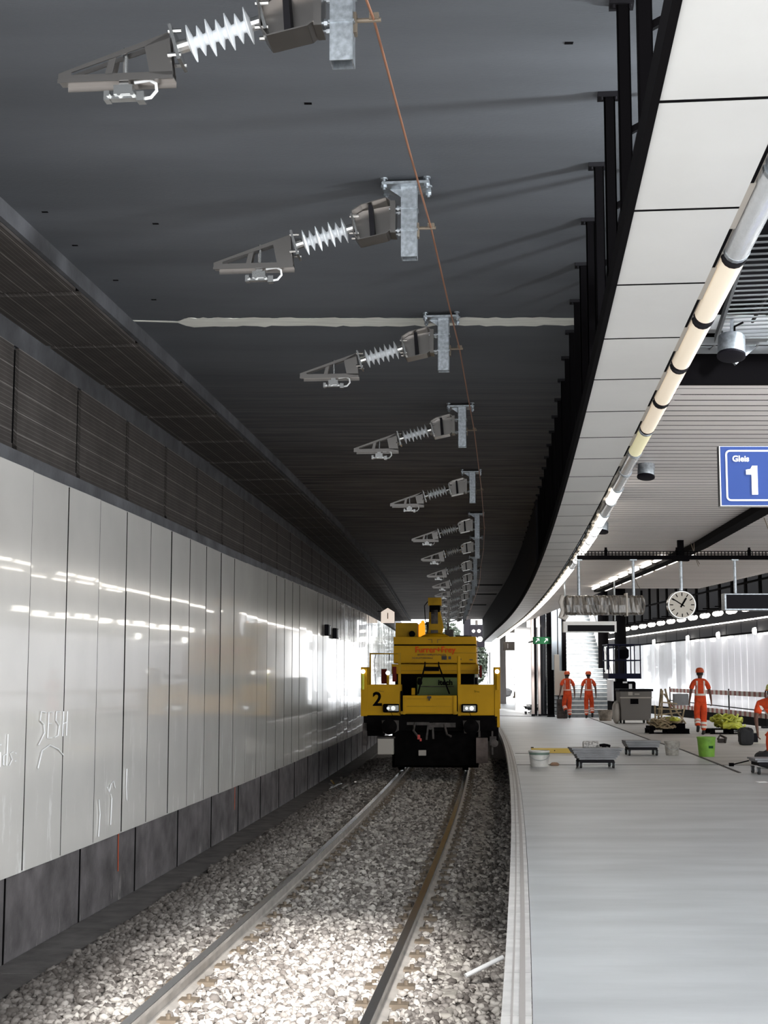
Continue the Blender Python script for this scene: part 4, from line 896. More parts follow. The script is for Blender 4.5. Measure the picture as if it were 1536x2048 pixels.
b = MB(); b.bb(-.5, .5, -.1, .1, 0, .45); b.build('board', mat('dim_grey_board', (.16, .14, .13), .5), r); text('1', .36, M_signw, r, (-.27, -.105, .22)); text('C', .36, M_signw, r, (.2, -.105, .22)); b = MB(); b.cyl((-.3, 0, .45), (-.3, 0, 2.37), .02, 8); b.cyl((.3, 0, .45), (.3, 0, 2.37), .02, 8); b.build('drop_tube', M_galv, r)
b = MB(); b.bb(6.6, 8.0, 66, 66.1, 3.9, 4.3); b.bb(5.8, 8.3, 74, 74.2, 3.9, 5.3); struct(b.build('trim_11', M_paleend), 'pale beam at the far ceiling edge')
# ================================================================== COLUMNS, STAIRS
def column(x, y, rad, z1, lab, m=M_black, sq=False):
    r = empty('column', (x, y, 0), 0, lab, 'column'); b = MB()
    if sq: b.bb(-rad, rad, -rad, rad, 0, z1)
    else: b.cyl((0,0,0), (0,0,z1), rad, 24)
    b.build('shaft', m, r, smooth=not sq, bevel=.01 if sq else 0); b = MB()
    b.bb(-rad*1.1, rad*1.1, -rad*1.1, rad*1.1, 0, .08); b.build('base', M_dark, r); return r
M_pinkw = mat('pinkish_render', (.55, .46, .43), .6)
column(6.22, 60, .06, 5.3, 'narrow pinkish square column left of the black round columns', M_pinkw, True)
column(6.36, 60.3, .06, 5.3, 'thin black column beside the pinkish one', M_black)
column(6.49, 60.0, .05, 5.3, 'thin pale column between the dark columns', M_pinkw, True)
column(6.70, 60.3, .13, 5.3, 'black round column with a pale reflection, left of the stair', mat('gloss_black', (.012, .013, .016), .18))
column(6.80, 58.6, .13, 5.3, 'thick black column standing next to the grey metal panel', M_black, True)
r = empty('exit_sign', (6.42, 58.2, 2.95), 0, 'green exit sign with two white arrows on the columns', 'sign')
b = MB(); b.bb(-.36, .36, -.05, .05, 0, .28); b.build('sign_box', M_dkgreen, r); b = MB(); b.bb(.2, .24, .0, 2.0, .1, .15); b.bb(-.30, -.26, .0, 2.5, .1, .15); b.build('bracket_arm', M_dark, r)
b = MB()
for x in (-.18, .17): b.bar((x-.07, -.055, .07), (x+.05, -.055, .2), .025, .004, up=(0,1,0)); b.bar((x-.03, -.055, .21), (x+.06, -.055, .21), .004, .03, up=(0,0,1)); b.bar((x+.06, -.055, .12), (x+.06, -.055, .21), .025, .004, up=(0,1,0))
b.build('arrow', M_signw, r)
r = empty('stair_screen', (7.04, 57.0, 0), 0, 'tall grey metal and glass screen left of the stair', 'screen')
b = MB(); b.bb(-.36, -.14, 0, .06, 1.9, 5.35); b.bb(-.10, .05, .1, .16, 1.2, 5.35); b.build('panel', mat('blue_grey_panel', (.38, .43, .47), .35), r)
b = MB(); b.bb(-.13, -.10, 0, .1, 0, 5.35); b.bb(.05, .22, 0, .3, 0, 5.35); b.build('frame', M_black, r)
r = empty('cream_cabinet', (6.93, 56.5, 0), 0, 'cream coloured cabinet board leaning by the stair behind the left worker', 'cabinet')
b = MB(); b.bb(-.20, .22, .1, .2, .9, 1.85); b.bb(-.2, .0, .1, .2, 1.8, 2.5); b.build('board', mat('cream_board', (.62, .57, .49), .5), r, bevel=.02)
b = MB(); b.bb(-.12, .28, 0, .3, 0, .75); b.build('lower_box', M_dirtsteel, r, bevel=.02)
st = empty('staircase', (8.5, 57.6, 0), 0, 'wide grey staircase rising away behind the two workers', 'staircase')
b = MB(); nst = 36
for i in range(nst): b.bb(-1.15, .85, i*.29, (nst)*.29+.3, i*.165, (i+1)*.165-.03)
b.build('steps', mat('stair_grey', (.22, .24, .25), .5, nz=(5, .25)), st)
b = MB()
for i in range(nst): b.bb(-1.15, .85, i*.29-.02, i*.29+.27, (i+1)*.165-.03, (i+1)*.165)
b.build('tread_nosing', mat('tread_pale', (.75, .74, .72), .5), st)
b = MB(); b.prism([(0,0),(0,0)], 0, 1) if False else None
for x0, x1 in ((.85, .98),): b.add([(x0, -.3, 0), (x1, -.3, 0), (x1, 10.5, 5.95), (x0, 10.5, 5.95), (x0, -.3, .95), (x1, -.3, .95), (x1, 10.5, 7.0), (x0, 10.5, 7.0)], [(0,1,2,3),(4,5,6,7),(0,1,5,4),(3,2,6,7),(0,3,7,4),(1,2,6,5)])
b.build('balustrade', M_signw, st)
b = MB(); b.tube([(.8, -.3, 1.0), (.8, 10.5, 7.05)], .03, 8); b.tube([(-1.1, -.3, 1.0), (-1.1, 10.5, 7.05)], .03, 8); b.build('handrail', M_steel, st)
for x, s_ in ((8.05, 1),):
    b = MB(); b.lathe([(.001, -.5), (.22, -.45), (.3, 0), (.22, .45), (.001, .5)], 12, (7.75, 64, 5.2)); tag(b.build('red_lantern', mat('faded_red', (.8, .25, .18), .5), smooth=True), 'faded red lantern shape hanging above the stair', 'lantern')
column(9.35, 61, .22, 5.35, 'left of two black columns rising behind the lift cage', M_black); column(9.92, 60, .24, 5.35, 'right of two black columns rising behind the lift cage', M_black)
# white bright hoarding behind stairs (upper hall wall)
b = MB(); b.bb(6.4, 9.2, 70, 70.2, 0, 9); tag(b.build('hall_wall', mat('hall_white', (.85, .84, .84), .6)), 'bright white wall of the upper hall behind the stair', 'wall')
# ================================================================== LIFT
r = empty('mast_lift', (9.2, 55, 0), 0, 'black and blue personnel lift with railed cage at the foot of the stair', 'lift')
b = MB(); b.bb(-.46, .46, 0, 1.3, .12, 1.45); b.build('chassis', M_black, r, bevel=.08)
b = MB(); b.bb(-.50, -.42, -.1, 1.0, .7, 1.5); b.bb(.18, .3, -.02, 0, 1.0, 1.35); b.bb(-.05, .12, -.02, 0, 1.38, 1.44); b.build('white_cover', M_signw, r)
b = MB()
for x in (-.4, .4):
    for y in (.15, 1.15): b.cyl((x-.06, y, .16), (x+.06, y, .16), .16, 14)
b.build('wheel', M_rubber, r)
b = MB(); b.bb(-.62, .64, -.15, 1.2, 1.55, 1.75); b.build('cage_floor', M_bluelift, r)
b = MB()
for x in (-.6, -.2, .25, .62):
    for y in (-.12, 1.15): b.cyl((x, y, 1.7), (x, y, 2.85), .025, 6)
for z in (2.25, 2.85):
    for y in (-.12, 1.15): b.cyl((-.62, y, z), (.64, y, z), .025, 6)
    for x in (-.61, .63): b.cyl((x, -.12, z), (x, 1.15, z), .025, 6)
b.bb(-.65, -.58, -.2, .1, 1.9, 2.75); b.build('cage_rail', M_bluelift, r)
b = MB(); b.bb(-.16, .14, .9, 1.2, .4, 2.7); b.build('mast', M_dark, r); b = MB(); b.lathe([(.001, 0), (.2, .02), (.24, .1), (.24, .35), (.1, .48), (.001, .5)], 14, (.0, .2, 2.3)); b.build('control_box', M_black, r)
# ================================================================== BARRIER
r = empty('barrier', (12.0, 52, 0), 0, 'red and white striped board barrier along the far platform edge', 'barrier')
M_strr = mat('stripe_red', (.38, .10, .08), .6, nz=(2, .3)); M_strw = mat('stripe_white', (.62, .57, .52), .6)
ps = [(12.35, 62.0), (12.3, 56.5), (12.25, 51.0), (12.1, 45.5), (11.75, 41.5), (11.5, 38)]
for i in range(len(ps)-1):
    A = Vector((*ps[i], 0)); B_ = Vector((*ps[i+1], 0))
    for z in (1.05, .38): b = MB(); b.bar((A.x, A.y, z), (B_.x, B_.y, z), .03, .16); b.build('barrier_board', M_stripe, r, world=True)
for p in ps: b = MB(); b.cyl((p[0], p[1]+.04, 0), (p[0], p[1]+.04, 1.2), .025, 8); b.box((p[0], p[1], .03), (.3, .3, .06)); b.build('barrier_post', M_dark, r, world=True)
b = MB(); b.cyl((ps[0][0], ps[0][1], .62), (ps[-1][0], ps[-1][1], .55), .02, 6); b.build('middle_rope', M_black, r, world=True)
b = MB(); b.add([(ER(y)-(.0 if k == 0 else .03), y, z) for y in (30, 80) for k in (0, 1) for z in (-.8, .0)], [(0,1,5,4),(2,3,7,6)])
# ================================================================== PLATFORM CLUTTER
def bucket(nm, x, y, r0, r1, h, m, lab, band=None, handle=True):
    r = empty(nm, (x, y, 0), random.uniform(0, 3), lab, 'bucket'); b = MB(); t = .008
    b.lathe([(r0, 0), (r1, h-.03), (r1+.008, h-.03), (r1+.008, h), (r1-t, h), (r0-t, .01)], 28); b.build('body', m, r, smooth=True)
    if band: b = MB(); b.lathe([(r1-.004, h-.075), (r1+.004, h-.03)], 28); b.build('rim_band', band, r, smooth=True)
    if handle: b = MB(); b.tube([(r1*math.cos(a), -.0-abs(math.sin(a))*r1*.9-.02, h-.05-abs(math.sin(a))*.12) for a in np.linspace(0, math.pi, 14)], .004, 5); b.build('handle', M_galv, r)
    return r
bucket('bucket', 2.81, 26.15, .155, .185, .285, M_bucketw, 'white bucket with a green-grey stained rim near the platform edge', mat('rim_stain', (.16, .22, .18), .6)).rotation_euler = (0, 0, 0)
r = bucket('bucket', 6.55, 29.3, .155, .185, .40, M_green, 'lime green bucket standing on the platform groove', None, False); r.rotation_euler = (0,0,0)
b = MB(); b.box((.05, -.172, .2), (.09, .004, .05)); b.build('label', M_dkgreen, r)
bucket('bucket', 5.97, 29.9, .13, .155, .29, M_bucketc, 'cloudy translucent bucket beside the grey board dolly', None, True).rotation_euler = (0,0,0)
b = MB(); b.lathe([(.001, 0), (.07, .0), (.09, .03), (.05, .07), (.001, .075)], 12, (3.12, 26.4, 0)); o = b.build('sponge', mat('brown_sponge', (.42, .27, .18), .9, bump=(30, .5)), smooth=True); tag(o, 'brown sponge lying right of the white bucket', 'sponge'); o.scale = (1, .8, .8)
r = empty('spirit_level', (3.1, 30.4, 0), R(-4), 'long yellow straightedge level lying behind the white bucket', 'level')
b = MB(); b.bb(0, 1.15, -.03, .03, .02, .12); b.build('body', mat('level_yellow', (.62, .42, .08), .5), r); b = MB(); b.bb(.97, 1.12, -.035, .035, .03, .09); b.bb(.48, .50, -.033, -.03, .06, .08); b.build('vial_block', M_black, r)
def blob(nm, c, sx, sy, sz, m, lab, cat, sd, p=.6):
    random.seed(sd); b = MB(); nu, nv = 20, 12; vs = []
    for j in range(nv+1):
        ph = math.pi*j/nv-math.pi/2
        for i in range(nu):
            t = 2*math.pi*i/nu; k = 1+random.uniform(-.08, .08); sg = lambda v: math.copysign(abs(v)**p, v)
            vs.append((c[0]+sx*k*sg(math.cos(ph))*sg(math.cos(t)), c[1]+sy*k*sg(math.cos(ph))*sg(math.sin(t)), c[2]+sz*(1+sg(math.sin(ph)))*.5*2*.5*k))
    b.add(vs, [(j*nu+i, j*nu+(i+1) % nu, (j+1)*nu+(i+1) % nu, (j+1)*nu+i) for j in range(nv) for i in range(nu)]); return tag(b.build(nm, m, smooth=True), lab, cat)
def dolly(x, y, w_, d_, n, lab, grp='board dollies', zt=.16, over=.1, m=M_sheet, rz=0):
    r = empty('board_dolly', (x, y, 0), rz, lab, 'dolly', grp)
    b = MB(); b.box((0, 0, zt-.03), (w_*.75, d_, .05)); b.build('deck', M_dark, r)
    for sx in (-.36, .36):
        for sy in (-.4, .4):
            b = MB(); b.cyl((sx*w_-.018, sy*d_, .055), (sx*w_+.018, sy*d_, .055), .055, 14); b.box((sx*w_, sy*d_, .105), (.05, .07, .03)); wv = b.build('wheel', M_rubber, r); b = MB(); b.box((sx*w_-.025, sy*d_, .075), (.006, .04, .07)); b.box((sx*w_+.025, sy*d_, .075), (.006, .04, .07)); b.build('fork', M_galv, wv)
    for k in range(n):
        bo = over*(k/max(1, n-1)); b = MB(); b.box((random.uniform(-.01, .01), random.uniform(-.01, .01), zt+.018+k*.034), (w_*.82+bo*2, d_*1.05, .028)); s = b.build('stacked_board', m, r); s.rotation_euler = (0, 0, random.uniform(-.02, .02))
    return r
d1 = dolly(3.78, 25.85, .8, .55, 6, 'nearest dolly loaded with a flared stack of grey boards', zt=.15, over=.13)
dolly(5.33, 29.9, .78, .5, 4, 'second dolly of dark grey boards beside the cloudy bucket', zt=.17, over=.04)
d3 = dolly(6.45, 24.15, .66, .5, 2, 'grey board dolly at the right edge below the dark bag', zt=.2, over=.05)
b = MB(); b.lathe([(.001, 0), (.06, .0), (.065, .02), (.065, .26), (.06, .28), (.001, .28)], 16, (3.56, 25.8, .405), (1, 0, 0)); tag(b.build('cloth_roll', mat('speckled_wrap', (.4, .38, .36), .6, nz=(30, .7)), smooth=True), 'speckled rolled package lying on the nearest board stack', 'roll')
r = empty('hand_tool', (3.92, 25.7, .366), 0, 'black hand tool lying on the nearest board stack', 'tool'); b = MB(); b.tube([(-.08, 0, .03), (0, 0, .04), (.06, 0, .03), (.11, 0, .015)], .024, 8); b.box((.0, 0, .015), (.08, .05, .03)); b.build('handle', M_black, r, smooth=True)
def pallet(x, y, w_, d_, lab, m=M_black):
    r = empty('pallet', (x, y, 0), 0, lab, 'pallet', 'pallets of hoses'); b = MB()
    for i in range(6): b.bb(-w_/2+i*w_/6+.01, -w_/2+(i+1)*w_/6-.01, -d_/2, d_/2, .12, .145)
    b.bb(-w_/2, w_/2, -d_/2, -d_/2+.1, .0, .02); b.bb(-w_/2, w_/2, d_/2-.1, d_/2, .0, .02); b.build('deck_board', m, r)
    b = MB()
    for sx in (-w_/2+.07, 0, w_/2-.07):
        for sy in (-d_/2+.06, 0, d_/2-.06): b.box((sx, sy, .07), (.12, .1, .1))
    b.build('block', m, r); return r
def tangle(nm, c, rx, ry, h, n, rad, m, lab, cat, sd, group=None):
    random.seed(sd); b = MB()
    for i in range(n):
        a0 = random.uniform(0, 6.28); cx = random.uniform(-.35, .35)*rx; cy = random.uniform(-.4, .4)*ry; ra = random.uniform(.3, .62)*rx; tz = random.uniform(0, h*.75); tl = random.uniform(-.4, .4); pts = []
        for k in range(20):
            a = a0+k*.36; pts.append((c[0]+cx+ra*math.cos(a)*(1+.1*math.sin(3*a)), c[1]+cy+ry*.45*math.sin(a), max(c[2]+rad, c[2]+tz*(1-.5*abs(cx)/rx)+tl*.3*ra*math.cos(a)+.05*math.sin(4*a+i))))
        b.tube(pts, rad*random.uniform(.7, 1.2), 6)
    o = b.build(nm, m, smooth=True); return tag(o, lab, cat, group)
r = pallet(8.13, 41.4, 1.15, .8, 'black pallet crate under the tan hose heap', M_black); b = MB(); b.bb(-.05, .45, -.38, -.3, .0, .3); b.bb(-.55, -.4, -.38, .3, .1, .22); b.build('crate', M_black, r)
tangle('hose_heap', (8.1, 41.4, .145), .5, .7, .38, 22, .024, M_strap, 'heap of tan hoses and straps on the left pallet', 'hoses', 11)
tangle('hose_heap', (8.2, 41.2, .36), .26, .5, .1, 5, .04, M_lime, 'few greenish hoses lying on top of the tan heap', 'hoses', 12)
pallet(9.85, 41.2, 1.2, .8, 'dark pallet under the lime hose heap')
tangle('hose_heap', (9.85, 41.2, .145),   .52, .7, .52, 26, .034, M_lime, 'heap of lime yellow hoses on the right pallet', 'hoses', 13)
b = MB(); b.tube([(9.6, 40.8, .24), (9.8, 40.75, .25), (10.1, 40.8, .25)], .09, 12); tag(b.build('hose_roll', M_lime, smooth=True), 'thick lime roll in front of the lime hose heap', 'hose')
# grey waste container with trestle
r = empty('grey_container', (8.77, 50, 0), 0, 'tall grey container with dark lid and black label in front of the lift', 'container')
b = MB(); b.prism([(-.52, .12), (.50, .12), (.56, 1.12), (-.56, 1.12)], 0, .9); b.build('body', mat('container_grey', (.17, .155, .14), .7), r, bevel=.02)
b = MB(); b.bb(-.58, .6, -.03, .93, 1.12, 1.2); b.build('lid', M_dark, r, bevel=.01); b = MB(); b.bb(-.2, .08, -.01, 0, .68, .86); b.build('label', M_black, r); b = MB(); b.bb(-.27, -.12, -.012, 0, .98, 1.1); b.bb(-.05, .12, -.012, 0, 1.0, 1.04); b.bb(-.56, .56, -.02, 0, .88, .92); b.build('rib', M_beige, r)
b = MB()
for x in (-.42, .40): 
    for y in (.1, .8): b.cyl((x-.03, y, .07), (x+.03, y, .07), .07, 12)
b.build('wheel', M_rubber, r)
blob('plastic_sheet', (8.12, 50.3, .0), .13, .25, .75, mat('crumpled_film', (.45, .41, .37), .4, bump=(9, 1.0)), 'crumpled pale plastic sheet hanging by the grey container', 'plastic sheet', 21, .8)
bucket('bucket', 8.55, 45.6, .12, .15, .3, M_bucketw, 'small pale bucket standing before the grey container', None, False)
bucket('bucket', 8.22, 53.4, .22, .28, .40, mat('mortar_tub', (.28, .24, .2), .8, nz=(7, .4)), 'mortar stained tub at the foot of the stair', None, False)
r = empty('folding_trestle', (8.35, 44.0, 0), 0, 'tan folding trestle stand leaning before the container', 'trestle'); b = MB()
for p, q_ in (((0,0,0),(.18,.2,1.25)), ((.55,0,0),(.3,.2,1.25)), ((.05,-.3,0),(.22,.2,1.2)), ((.85,-.1,.2),(.26,.2,1.1)), ((.0,0,.65),(.75,0,.62)), ((-.1,-.2,.45),(.7,-.2,.55)), ((.1,-.1,.85),(.6,-.1,.8)), ((.7,0,.05),(.85,0,.7)), ((-.05,0,.1),(-.1,-.2,.75))): b.bar(p, q_, .05, .04)
b.build('frame', M_strap, r); b = MB(); b.bb(.55, 1.0, .1, .3, .75, 1.1); b.build('dark_board', M_sheet, r)
# bag, box, dark sack
random.seed(9)
bp_ = blob('backpack', (8.58, 34.2, 0), .17, .13, .40, M_bag, 'black backpack standing on the platform right of the middle', 'backpack', 4, .45)
r = empty('microwave_box', (8.98, 34.9, 0), 0, 'cream microwave-like box with black front beside the black backpack', 'box'); b = MB(); b.bb(-.28, .3, 0, .35, 0, .3); b.build('case', mat('cream_case', (.62, .58, .5), .5), r, bevel=.01); b = MB(); b.bb(-.2, .07, -.01, 0, .04, .26); b.build('dark_front', M_display, r)
blob('tool_sack', (6.92, 25.6, 0), .33, .22, .32, M_bag, 'dark bulging sack on the right board dolly', 'sack', 5, .7).location.z += .0
b = MB(); b.bar((6.32, 26.2, .03), (6.62, 26.2, .10), .02, .02); b.box((6.30, 26.2, .03), (.08, .06, .06)); tag(b.build('hammer', M_black), 'black hammer with long handle left of the dark sack', 'hammer')
b = MB(); b.tube([(8.3, 35.5, .02), (8.2, 35.4, .1), (8.3, 35.6, .18), (8.4, 35.4, .12), (8.35, 35.3, .02)], .03, 7); b.box((8.28, 35.4, .06), (.16, .12, .1)); tag(b.build('power_tool', M_dirtsteel), 'small dark power tool left of the black backpack', 'tool')
blob('glove', (6.2, 31.0, 0), .09, .06, .07, M_bag, 'dark glove left of the lime green bucket', 'glove', 6)
b = MB(); b.box((5.8, 22.2, .006), (.16, .1, .006), rotm(.1, 0, .3)); tag(b.build('paper_scrap', M_signw), 'white paper scrap lying on the bare platform below the dolly', 'paper')
b = MB(); b.box((3.35, 32.6, .02), (.06, .05, .04)); tag(b.build('wood_chip', M_dirtsteel), 'tiny dark chip behind the yellow level', 'chip')
dolly(6.55, 63.0, .95, .6, 2, 'low dark dolly far down the platform left of the columns', zt=.28, over=.06, m=M_dark)
r = empty('plank_pile', (6.75, 62.2, 0), 0, 'pile of planks with a leaning pole before the black columns', 'planks'); b = MB()
for k in range(6): b.box((random.uniform(-.05, .05), random.uniform(-.2, .2), .08+k*.07), (1.0+random.uniform(-.2, .2), .2, .05), rotm(0, random.uniform(-.04, .04), random.uniform(-.2, .2)))
b.build('planks', M_sheet, r); b = MB(); b.cyl((-.5, -.5, .02), (.25, -.3, .75), .02, 8); b.build('leaning_pole', M_beige, r)
r = empty('bench', (7.85, 84, 0), 0, 'small bench with rounded seat by the far brown column', 'bench'); b = MB(); b.bb(-.3, .3, -.2, .2, .4, .5); b.lathe([(.001, .0), (.28, .0), (.25, .25), (.001, .3)], 12, (0, 0, .5)); b.build('seat', mat('bench_tan', (.5, .4, .3), .6), r); b = MB(); b.bb(-.08, .08, -.1, .1, 0, .4); b.build('support', M_dark, r)
blob('dark_heap', (9.6, 118, 0), .9, .6, .7, M_bag, 'dark heap far down the platform before the barred gate', 'heap', 8)
b = MB(); b.box((12.7, 47, .25), (.3, .5, .1), rotm(0, .3, 0))
for i, (x, y) in enumerate(((10.9, 40.2), (10.55, 42.5))):
    b = MB(); b.prism([(-.25, 0), (.3, 0), (.05, .1)], 0, .4); o = b.build('dark_wedge', M_dark); o.location = (x, y, 0); tag(o, ['dark flat wedge right of the lime hoses', 'second dark wedge farther right behind the lime hoses'][i], 'wedge')
# ================================================================== PEOPLE
def skin(nm, vs, es, rad, m, par, sub=2, root=0):
    me = bpy.data.meshes.new(nm); me.from_pydata([tuple(v) for v in vs], es, []); o = bpy.data.objects.new('tmp', me); COL.objects.link(o)
    md = o.modifiers.new('s', 'SKIN'); md.use_smooth_shade = True; md.branch_smoothing = .5
    if not me.skin_vertices: bpy.context.view_layer.objects.active = o
    sv = me.skin_vertices[0].data if me.skin_vertices else None
    for i, r_ in enumerate(rad): sv[i].radius = r_ if isinstance(r_, tuple) else (r_, r_); sv[i].use_root = (i == root)
    ss = o.modifiers.new('u', 'SUBSURF'); ss.levels = sub; ss.render_levels = sub
    dg = bpy.context.evaluated_depsgraph_get(); m2 = bpy.data.meshes.new_from_object(o.evaluated_get(dg)); bpy.data.objects.remove(o)
    m2.materials.clear(); m2.materials.append(m); m2.name = nm
    for p in m2.polygons: p.use_smooth = True
    q_ = bpy.data.objects.new(nm, m2); COL.objects.link(q_); q_.parent = par; return q_
def person(loc, rz, pose, label, vest='straight', hgt=1.0, belt=M_refl):
    P = empty('person', loc, rz, label, 'person', 'workers in orange'); J = {k: Vector(v)*hgt for k, v in pose.items()}
    def LR(n): return J[n]
    names = ['pel','wai','che','nek','hb','hm','ht']; vs = [J[n] for n in names]; es = [(i, i+1) for i in range(6)]; rd = [(.13,.10),(.11,.085),(.12,.085),(.052,.052),(.07,.075),(.085,.095),(.06,.07)]
    def add(p, par, r_): vs.append(Vector(p)); es.append((par, len(vs)-1)); rd.append(r_); return len(vs)-1
    for s_ in 'LR':
        sg = -1 if s_ == 'L' else 1
        i = add(J['sh'+s_], 2, .062); i = add(J['el'+s_], i, .042); i = add(J['wr'+s_], i, .028)
        d = (J['wr'+s_]-J['el'+s_]).normalized(); side = Vector((0, 1, 0)) if abs(d.z) > .5 else Vector((0, 0, -1)); fw = side; nrm = d.cross(fw).normalized()*sg
        pm = J['wr'+s_]+d*.045; ip = add(pm, i, (.024, .034)); pe = J['wr'+s_]+d*.09; ie = add(pe, ip, (.018, .036))
        for k, (of, ln) in enumerate(((-.03, .055), (-.01, .068), (.011, .072), (.031, .064))):
            a = add(pe+fw*of+d*.012, ie, .0095); a2 = add(pe+fw*of*1.1+d*(ln*.5)+nrm*-.006, a, .009); a3 = add(pe+fw*of*1.1+d*(ln*.85)+nrm*-.022, a2, .0085); add(pe+fw*of*1.1+d*ln+nrm*-.038, a3, .0075)
        t1 = add(pm+fw*.042, ip, .012); t2 = add(pm+fw*.06+d*.03, t1, .0105); add(pm+fw*.058+d*.055, t2, .009)
        i = add(J['hi'+s_], 0, .085); i = add(J['kn'+s_], i, .058); i = add((J['kn'+s_]*.6+J['an'+s_]*.4)+Vector((0, -.012, 0)), i, .056); i = add(J['an'+s_], i, .04); add(J['to'+s_], i, .035)
    body_ = skin('body', vs, es, rd, M_skin, P, 1)
    # face details on the continuous head: nose and ears
    H = J['hm']; f = Vector(pose.get('face', (0, 1, 0))).normalized(); sd_ = f.cross(Vector((0,0,1))).normalized()
    b = MB(); b.lathe([(.001, -.02), (.014, -.012), (.016, 0), (.008, .02), (.001, .026)], 8, H+f*.092+Vector((0,0,-.01)), (0,0,1)); b.build('nose', M_skin, P, smooth=True)
    for s2 in (-1, 1): b = MB(); b.lathe([(.001, -.008), (.028, -.004), (.03, .004), (.001, .008)], 10, H+sd_*s2*.083+Vector((0,0,-.01)), sd_); b.build('ear', M_skin, P, smooth=True)
    b = MB(); b.lathe([(.085, -.05), (.094, .0), (.094, .05), (.06, .09), (.001, .1)], 18, H+f*-.006+Vector((0,0,-.005)), (0,0,1)); b.build('hair', M_hair, P, smooth=True)
    # helmet
    c_ = H+Vector((0, 0, .03)); b = MB(); b.lathe([(.128, -.005), (.13, .0), (.115, .012), (.112, .06), (.095, .10), (.06, .125), (.001, .135)], 24, c_, (0,0,1)); hm = b.build('helmet', M_helmet, P, smooth=True)
    b = MB(); b.bar(c_+f*-.10+Vector((0,0,.07)), c_+f*.10+Vector((0,0,.07)), .03, .05); b.lathe([(.001, 0), (.10, 0), (.11, .008), (.09, .014), (.001, .014)], 18, c_+f*.06, (0,0,1)); b.build('helmet_ridge', M_helmet, hm, smooth=True)
    # jacket / short sleeved shirt
    upn = J['che']*.42+J['nek']*.58
    vs = [J['pel']+Vector((0,0,-.10)), J['pel']+Vector((0,0,.03)), J['wai'], J['che'], upn, J['nek']+Vector((0,0,.02))]; es = [(0,1),(1,2),(2,3),(3,4),(4,5)]; rd = [(.195,.15),(.18,.135),(.165,.12),(.18,.128),(.15,.105),(.072,.066)]
    for s_ in 'LR':
        i = add(J['sh'+s_]+Vector((0,0,.015)), 4, .092); i = add(J['sh'+s_]*.55+J['el'+s_]*.45, i, .076); add(J['sh'+s_]*.25+J['el'+s_]*.75, i, .072)
    jk = skin('jacket', vs, es, rd, M_orange, P, 2)
    vs = [J['wai'], J['pel']+Vector((0,0,-.06))]; es = [(0,1)]; rd = [(.155,.11),(.165,.125)]
    for s_ in 'LR':
        i = add(J['hi'+s_]+Vector((0,0,-.05)), 1, .115); i = add(J['kn'+s_], i, .088); i = add(J['kn'+s_]*.4+J['an'+s_]*.6, i, .08); add(J['an'+s_]+Vector((0,0,.03)), i, .072)
    tr = skin('trousers', vs, es, rd, M_orange, P, 2)
    for s_ in 'LR':
        a, t_ = J['an'+s_], J['to'+s_]; dv = (t_-a).normalized()
        vs = [a+Vector((0,0,.06)), a+Vector((0, -.01, -.01)), a*.5+t_*.5+Vector((0,0,-.012)), t_]; es = [(0,1),(1,2),(2,3)]; rd = [.055, .05, (.048,.04), (.042,.03)]
        skin('boot', vs, es, rd, M_boot, P, 2)
        for k, tt in enumerate((.42, .66)):
            p = J['kn'+s_]*(1-tt)+J['an'+s_]*tt; ax = (J['an'+s_]-J['kn'+s_]).normalized(); b = MB(); b.lathe([(.093-.012*tt, -.035), (.094-.012*tt, .035)], 18, p, ax)
            b.v = b.v; b.f = b.f[:-2]; b.build('leg_band', belt, P, smooth=True)
    # reflective bands laid on the jacket surface by ray casting
    bv = BVHTree.FromPolygons([v.co.copy() for v in jk.data.vertices], [tuple(p.vertices) for p in jk.data.polygons])
    up = (J['che']-J['wai']).normalized()
    def band(path, w_, nm):
        vs = []; 
        for (o_, d_, sdv) in path:
            row = []
            for s2 in (-.5, .5):
                h = bv.ray_cast(o_+sdv*w_*s2+d_*.6, -d_, 1.0)
                if h[0] is None: row = None; break
                row.append(h[0]+h[1]*.006)
            if row: vs += row
        b = MB(); n = len(vs)//2; b.add(vs, [(2*i, 2*i+1, 2*i+3, 2*i+2) for i in range(n-1)]); b.build(nm, belt, P, smooth=True)
    mid = J['wai']+up*-.02
    sdx = Vector((1, 0, 0)); bk = sdx.cross(up).normalized()
    band([(mid, (sdx*math.cos(a)+bk*math.sin(a)).normalized(), up) for a in np.linspace(0, 2*math.pi, 33)], .055, 'waist_band')
    for s2 in (-1, 1):
        for sgn in (-1, 1):
            band([(mid+up*h+sdx*s2*(.10+.0*h), bk*sgn, sdx) for h in np.linspace(.0, .38, 11)], .045, 'shoulder_band')
    return P
base = dict(pel=(0,0,.93), wai=(0,0,1.1), che=(0,0,1.33), nek=(0,.0,1.5), hb=(0,.01,1.56), hm=(0,.015,1.64), ht=(0,.01,1.71),
    shL=(-.19,0,1.42), elL=(-.26,-.03,1.14), wrL=(-.28,.03,.90), shR=(.19,0,1.42), elR=(.26,-.02,1.14), wrR=(.28,.05,.90),
    hiL=(-.1,0,.88), hiR=(.1,0,.88), knL=(-.1,.08,.48), anL=(-.09,-.12,.16), toL=(-.09,-.02,.05), knR=(.09,.06,.49), anR=(.09,.02,.09), toR=(.09,.17,.035))
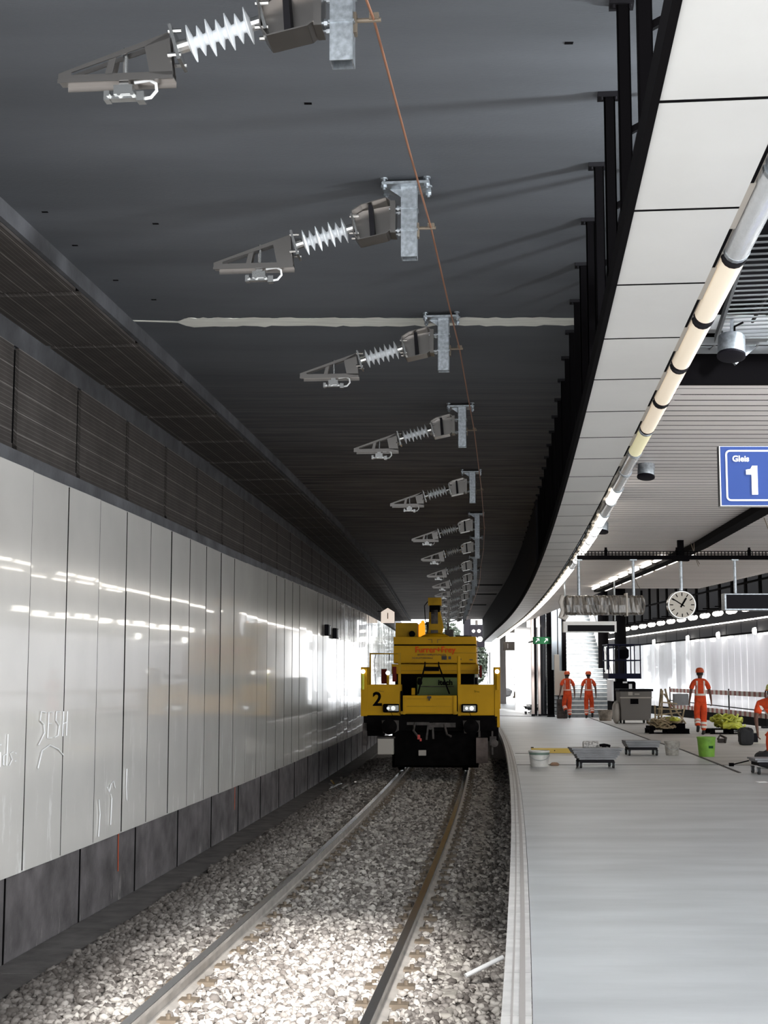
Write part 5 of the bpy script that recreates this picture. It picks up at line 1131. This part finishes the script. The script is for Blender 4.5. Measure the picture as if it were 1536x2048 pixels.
p1 = dict(base); p1.update(knL=(-.12,.10,.50), anL=(-.08,-.16,.30), toL=(-.08,-.12,.15), knR=(.07,.05,.49), anR=(.08,.0,.09), toR=(.08,.15,.035), elL=(-.25,-.08,1.16), wrL=(-.29,-.05,.93))
p2 = dict(base); p2.update(knR=(.12,.06,.5), anR=(.11,-.10,.17), toR=(.12,-.0,.05), knL=(-.09,.05,.49), anL=(-.09,.02,.09), toL=(-.09,.17,.035), wrL=(-.3,-.02,.88))
p3 = dict(base); p3.update(knL=(-.07,.10,.50), anL=(-.10,-.12,.22), toL=(-.10,-.04,.09), knR=(.09,.04,.49), anR=(.07,.0,.09), toR=(.07,.15,.035), hb=(.01,.01,1.56), hm=(.01,.02,1.645), ht=(.01,.02,1.71), wrR=(.31,.08,.92))
person((7.15, 56.0, 0), 0, p1, 'worker in orange walking away, left of the pair before the stair', hgt=1.03, belt=M_reflp)
person((7.98, 56.0, 0), 0, p2, 'worker in orange walking away, right of the pair before the stair', hgt=1.03, belt=M_reflp)
person((8.78, 39.9, 0), 0, p3, 'worker in orange with white bands walking away alone between the hose pallets', hgt=1.04)
p4 = dict(base); p4.update(pel=(.1,.1,.80), wai=(.04,.02,.95), che=(-.06,-.12,1.08), nek=(.0,-.25,1.19), hb=(.02,-.28,1.24), hm=(.03,-.32,1.30), ht=(.03,-.33,1.36), shL=(-.2,-.12,1.10), elL=(-.27,-.2,.86), wrL=(-.24,-.3,.64), shR=(.12,-.16,1.12), elR=(.2,-.2,.85), wrR=(.15,-.3,.66), hiL=(.02,.1,.76), hiR=(.2,.1,.76), knL=(-.05,-.15,.45), anL=(-.02,.02,.09), toL=(-.06,-.13,.035), knR=(.2,-.15,.45), anR=(.2,.05,.09), toR=(.18,-.1,.035), face=(-.3,-1,0))
P4 = person((6.92, 25.6, 0), R(-20), p4, 'worker in faded orange bending over, cut off by the right edge of the photo', hgt=1.03)
for ch in P4.children:
    if ch.name.startswith('helmet'): ch.data = ch.data.copy(); ch.data.materials.clear(); ch.data.materials.append(mat('lime_cap', (.55, .55, .2), .6)); ch['label'] = 'pale lime cap'
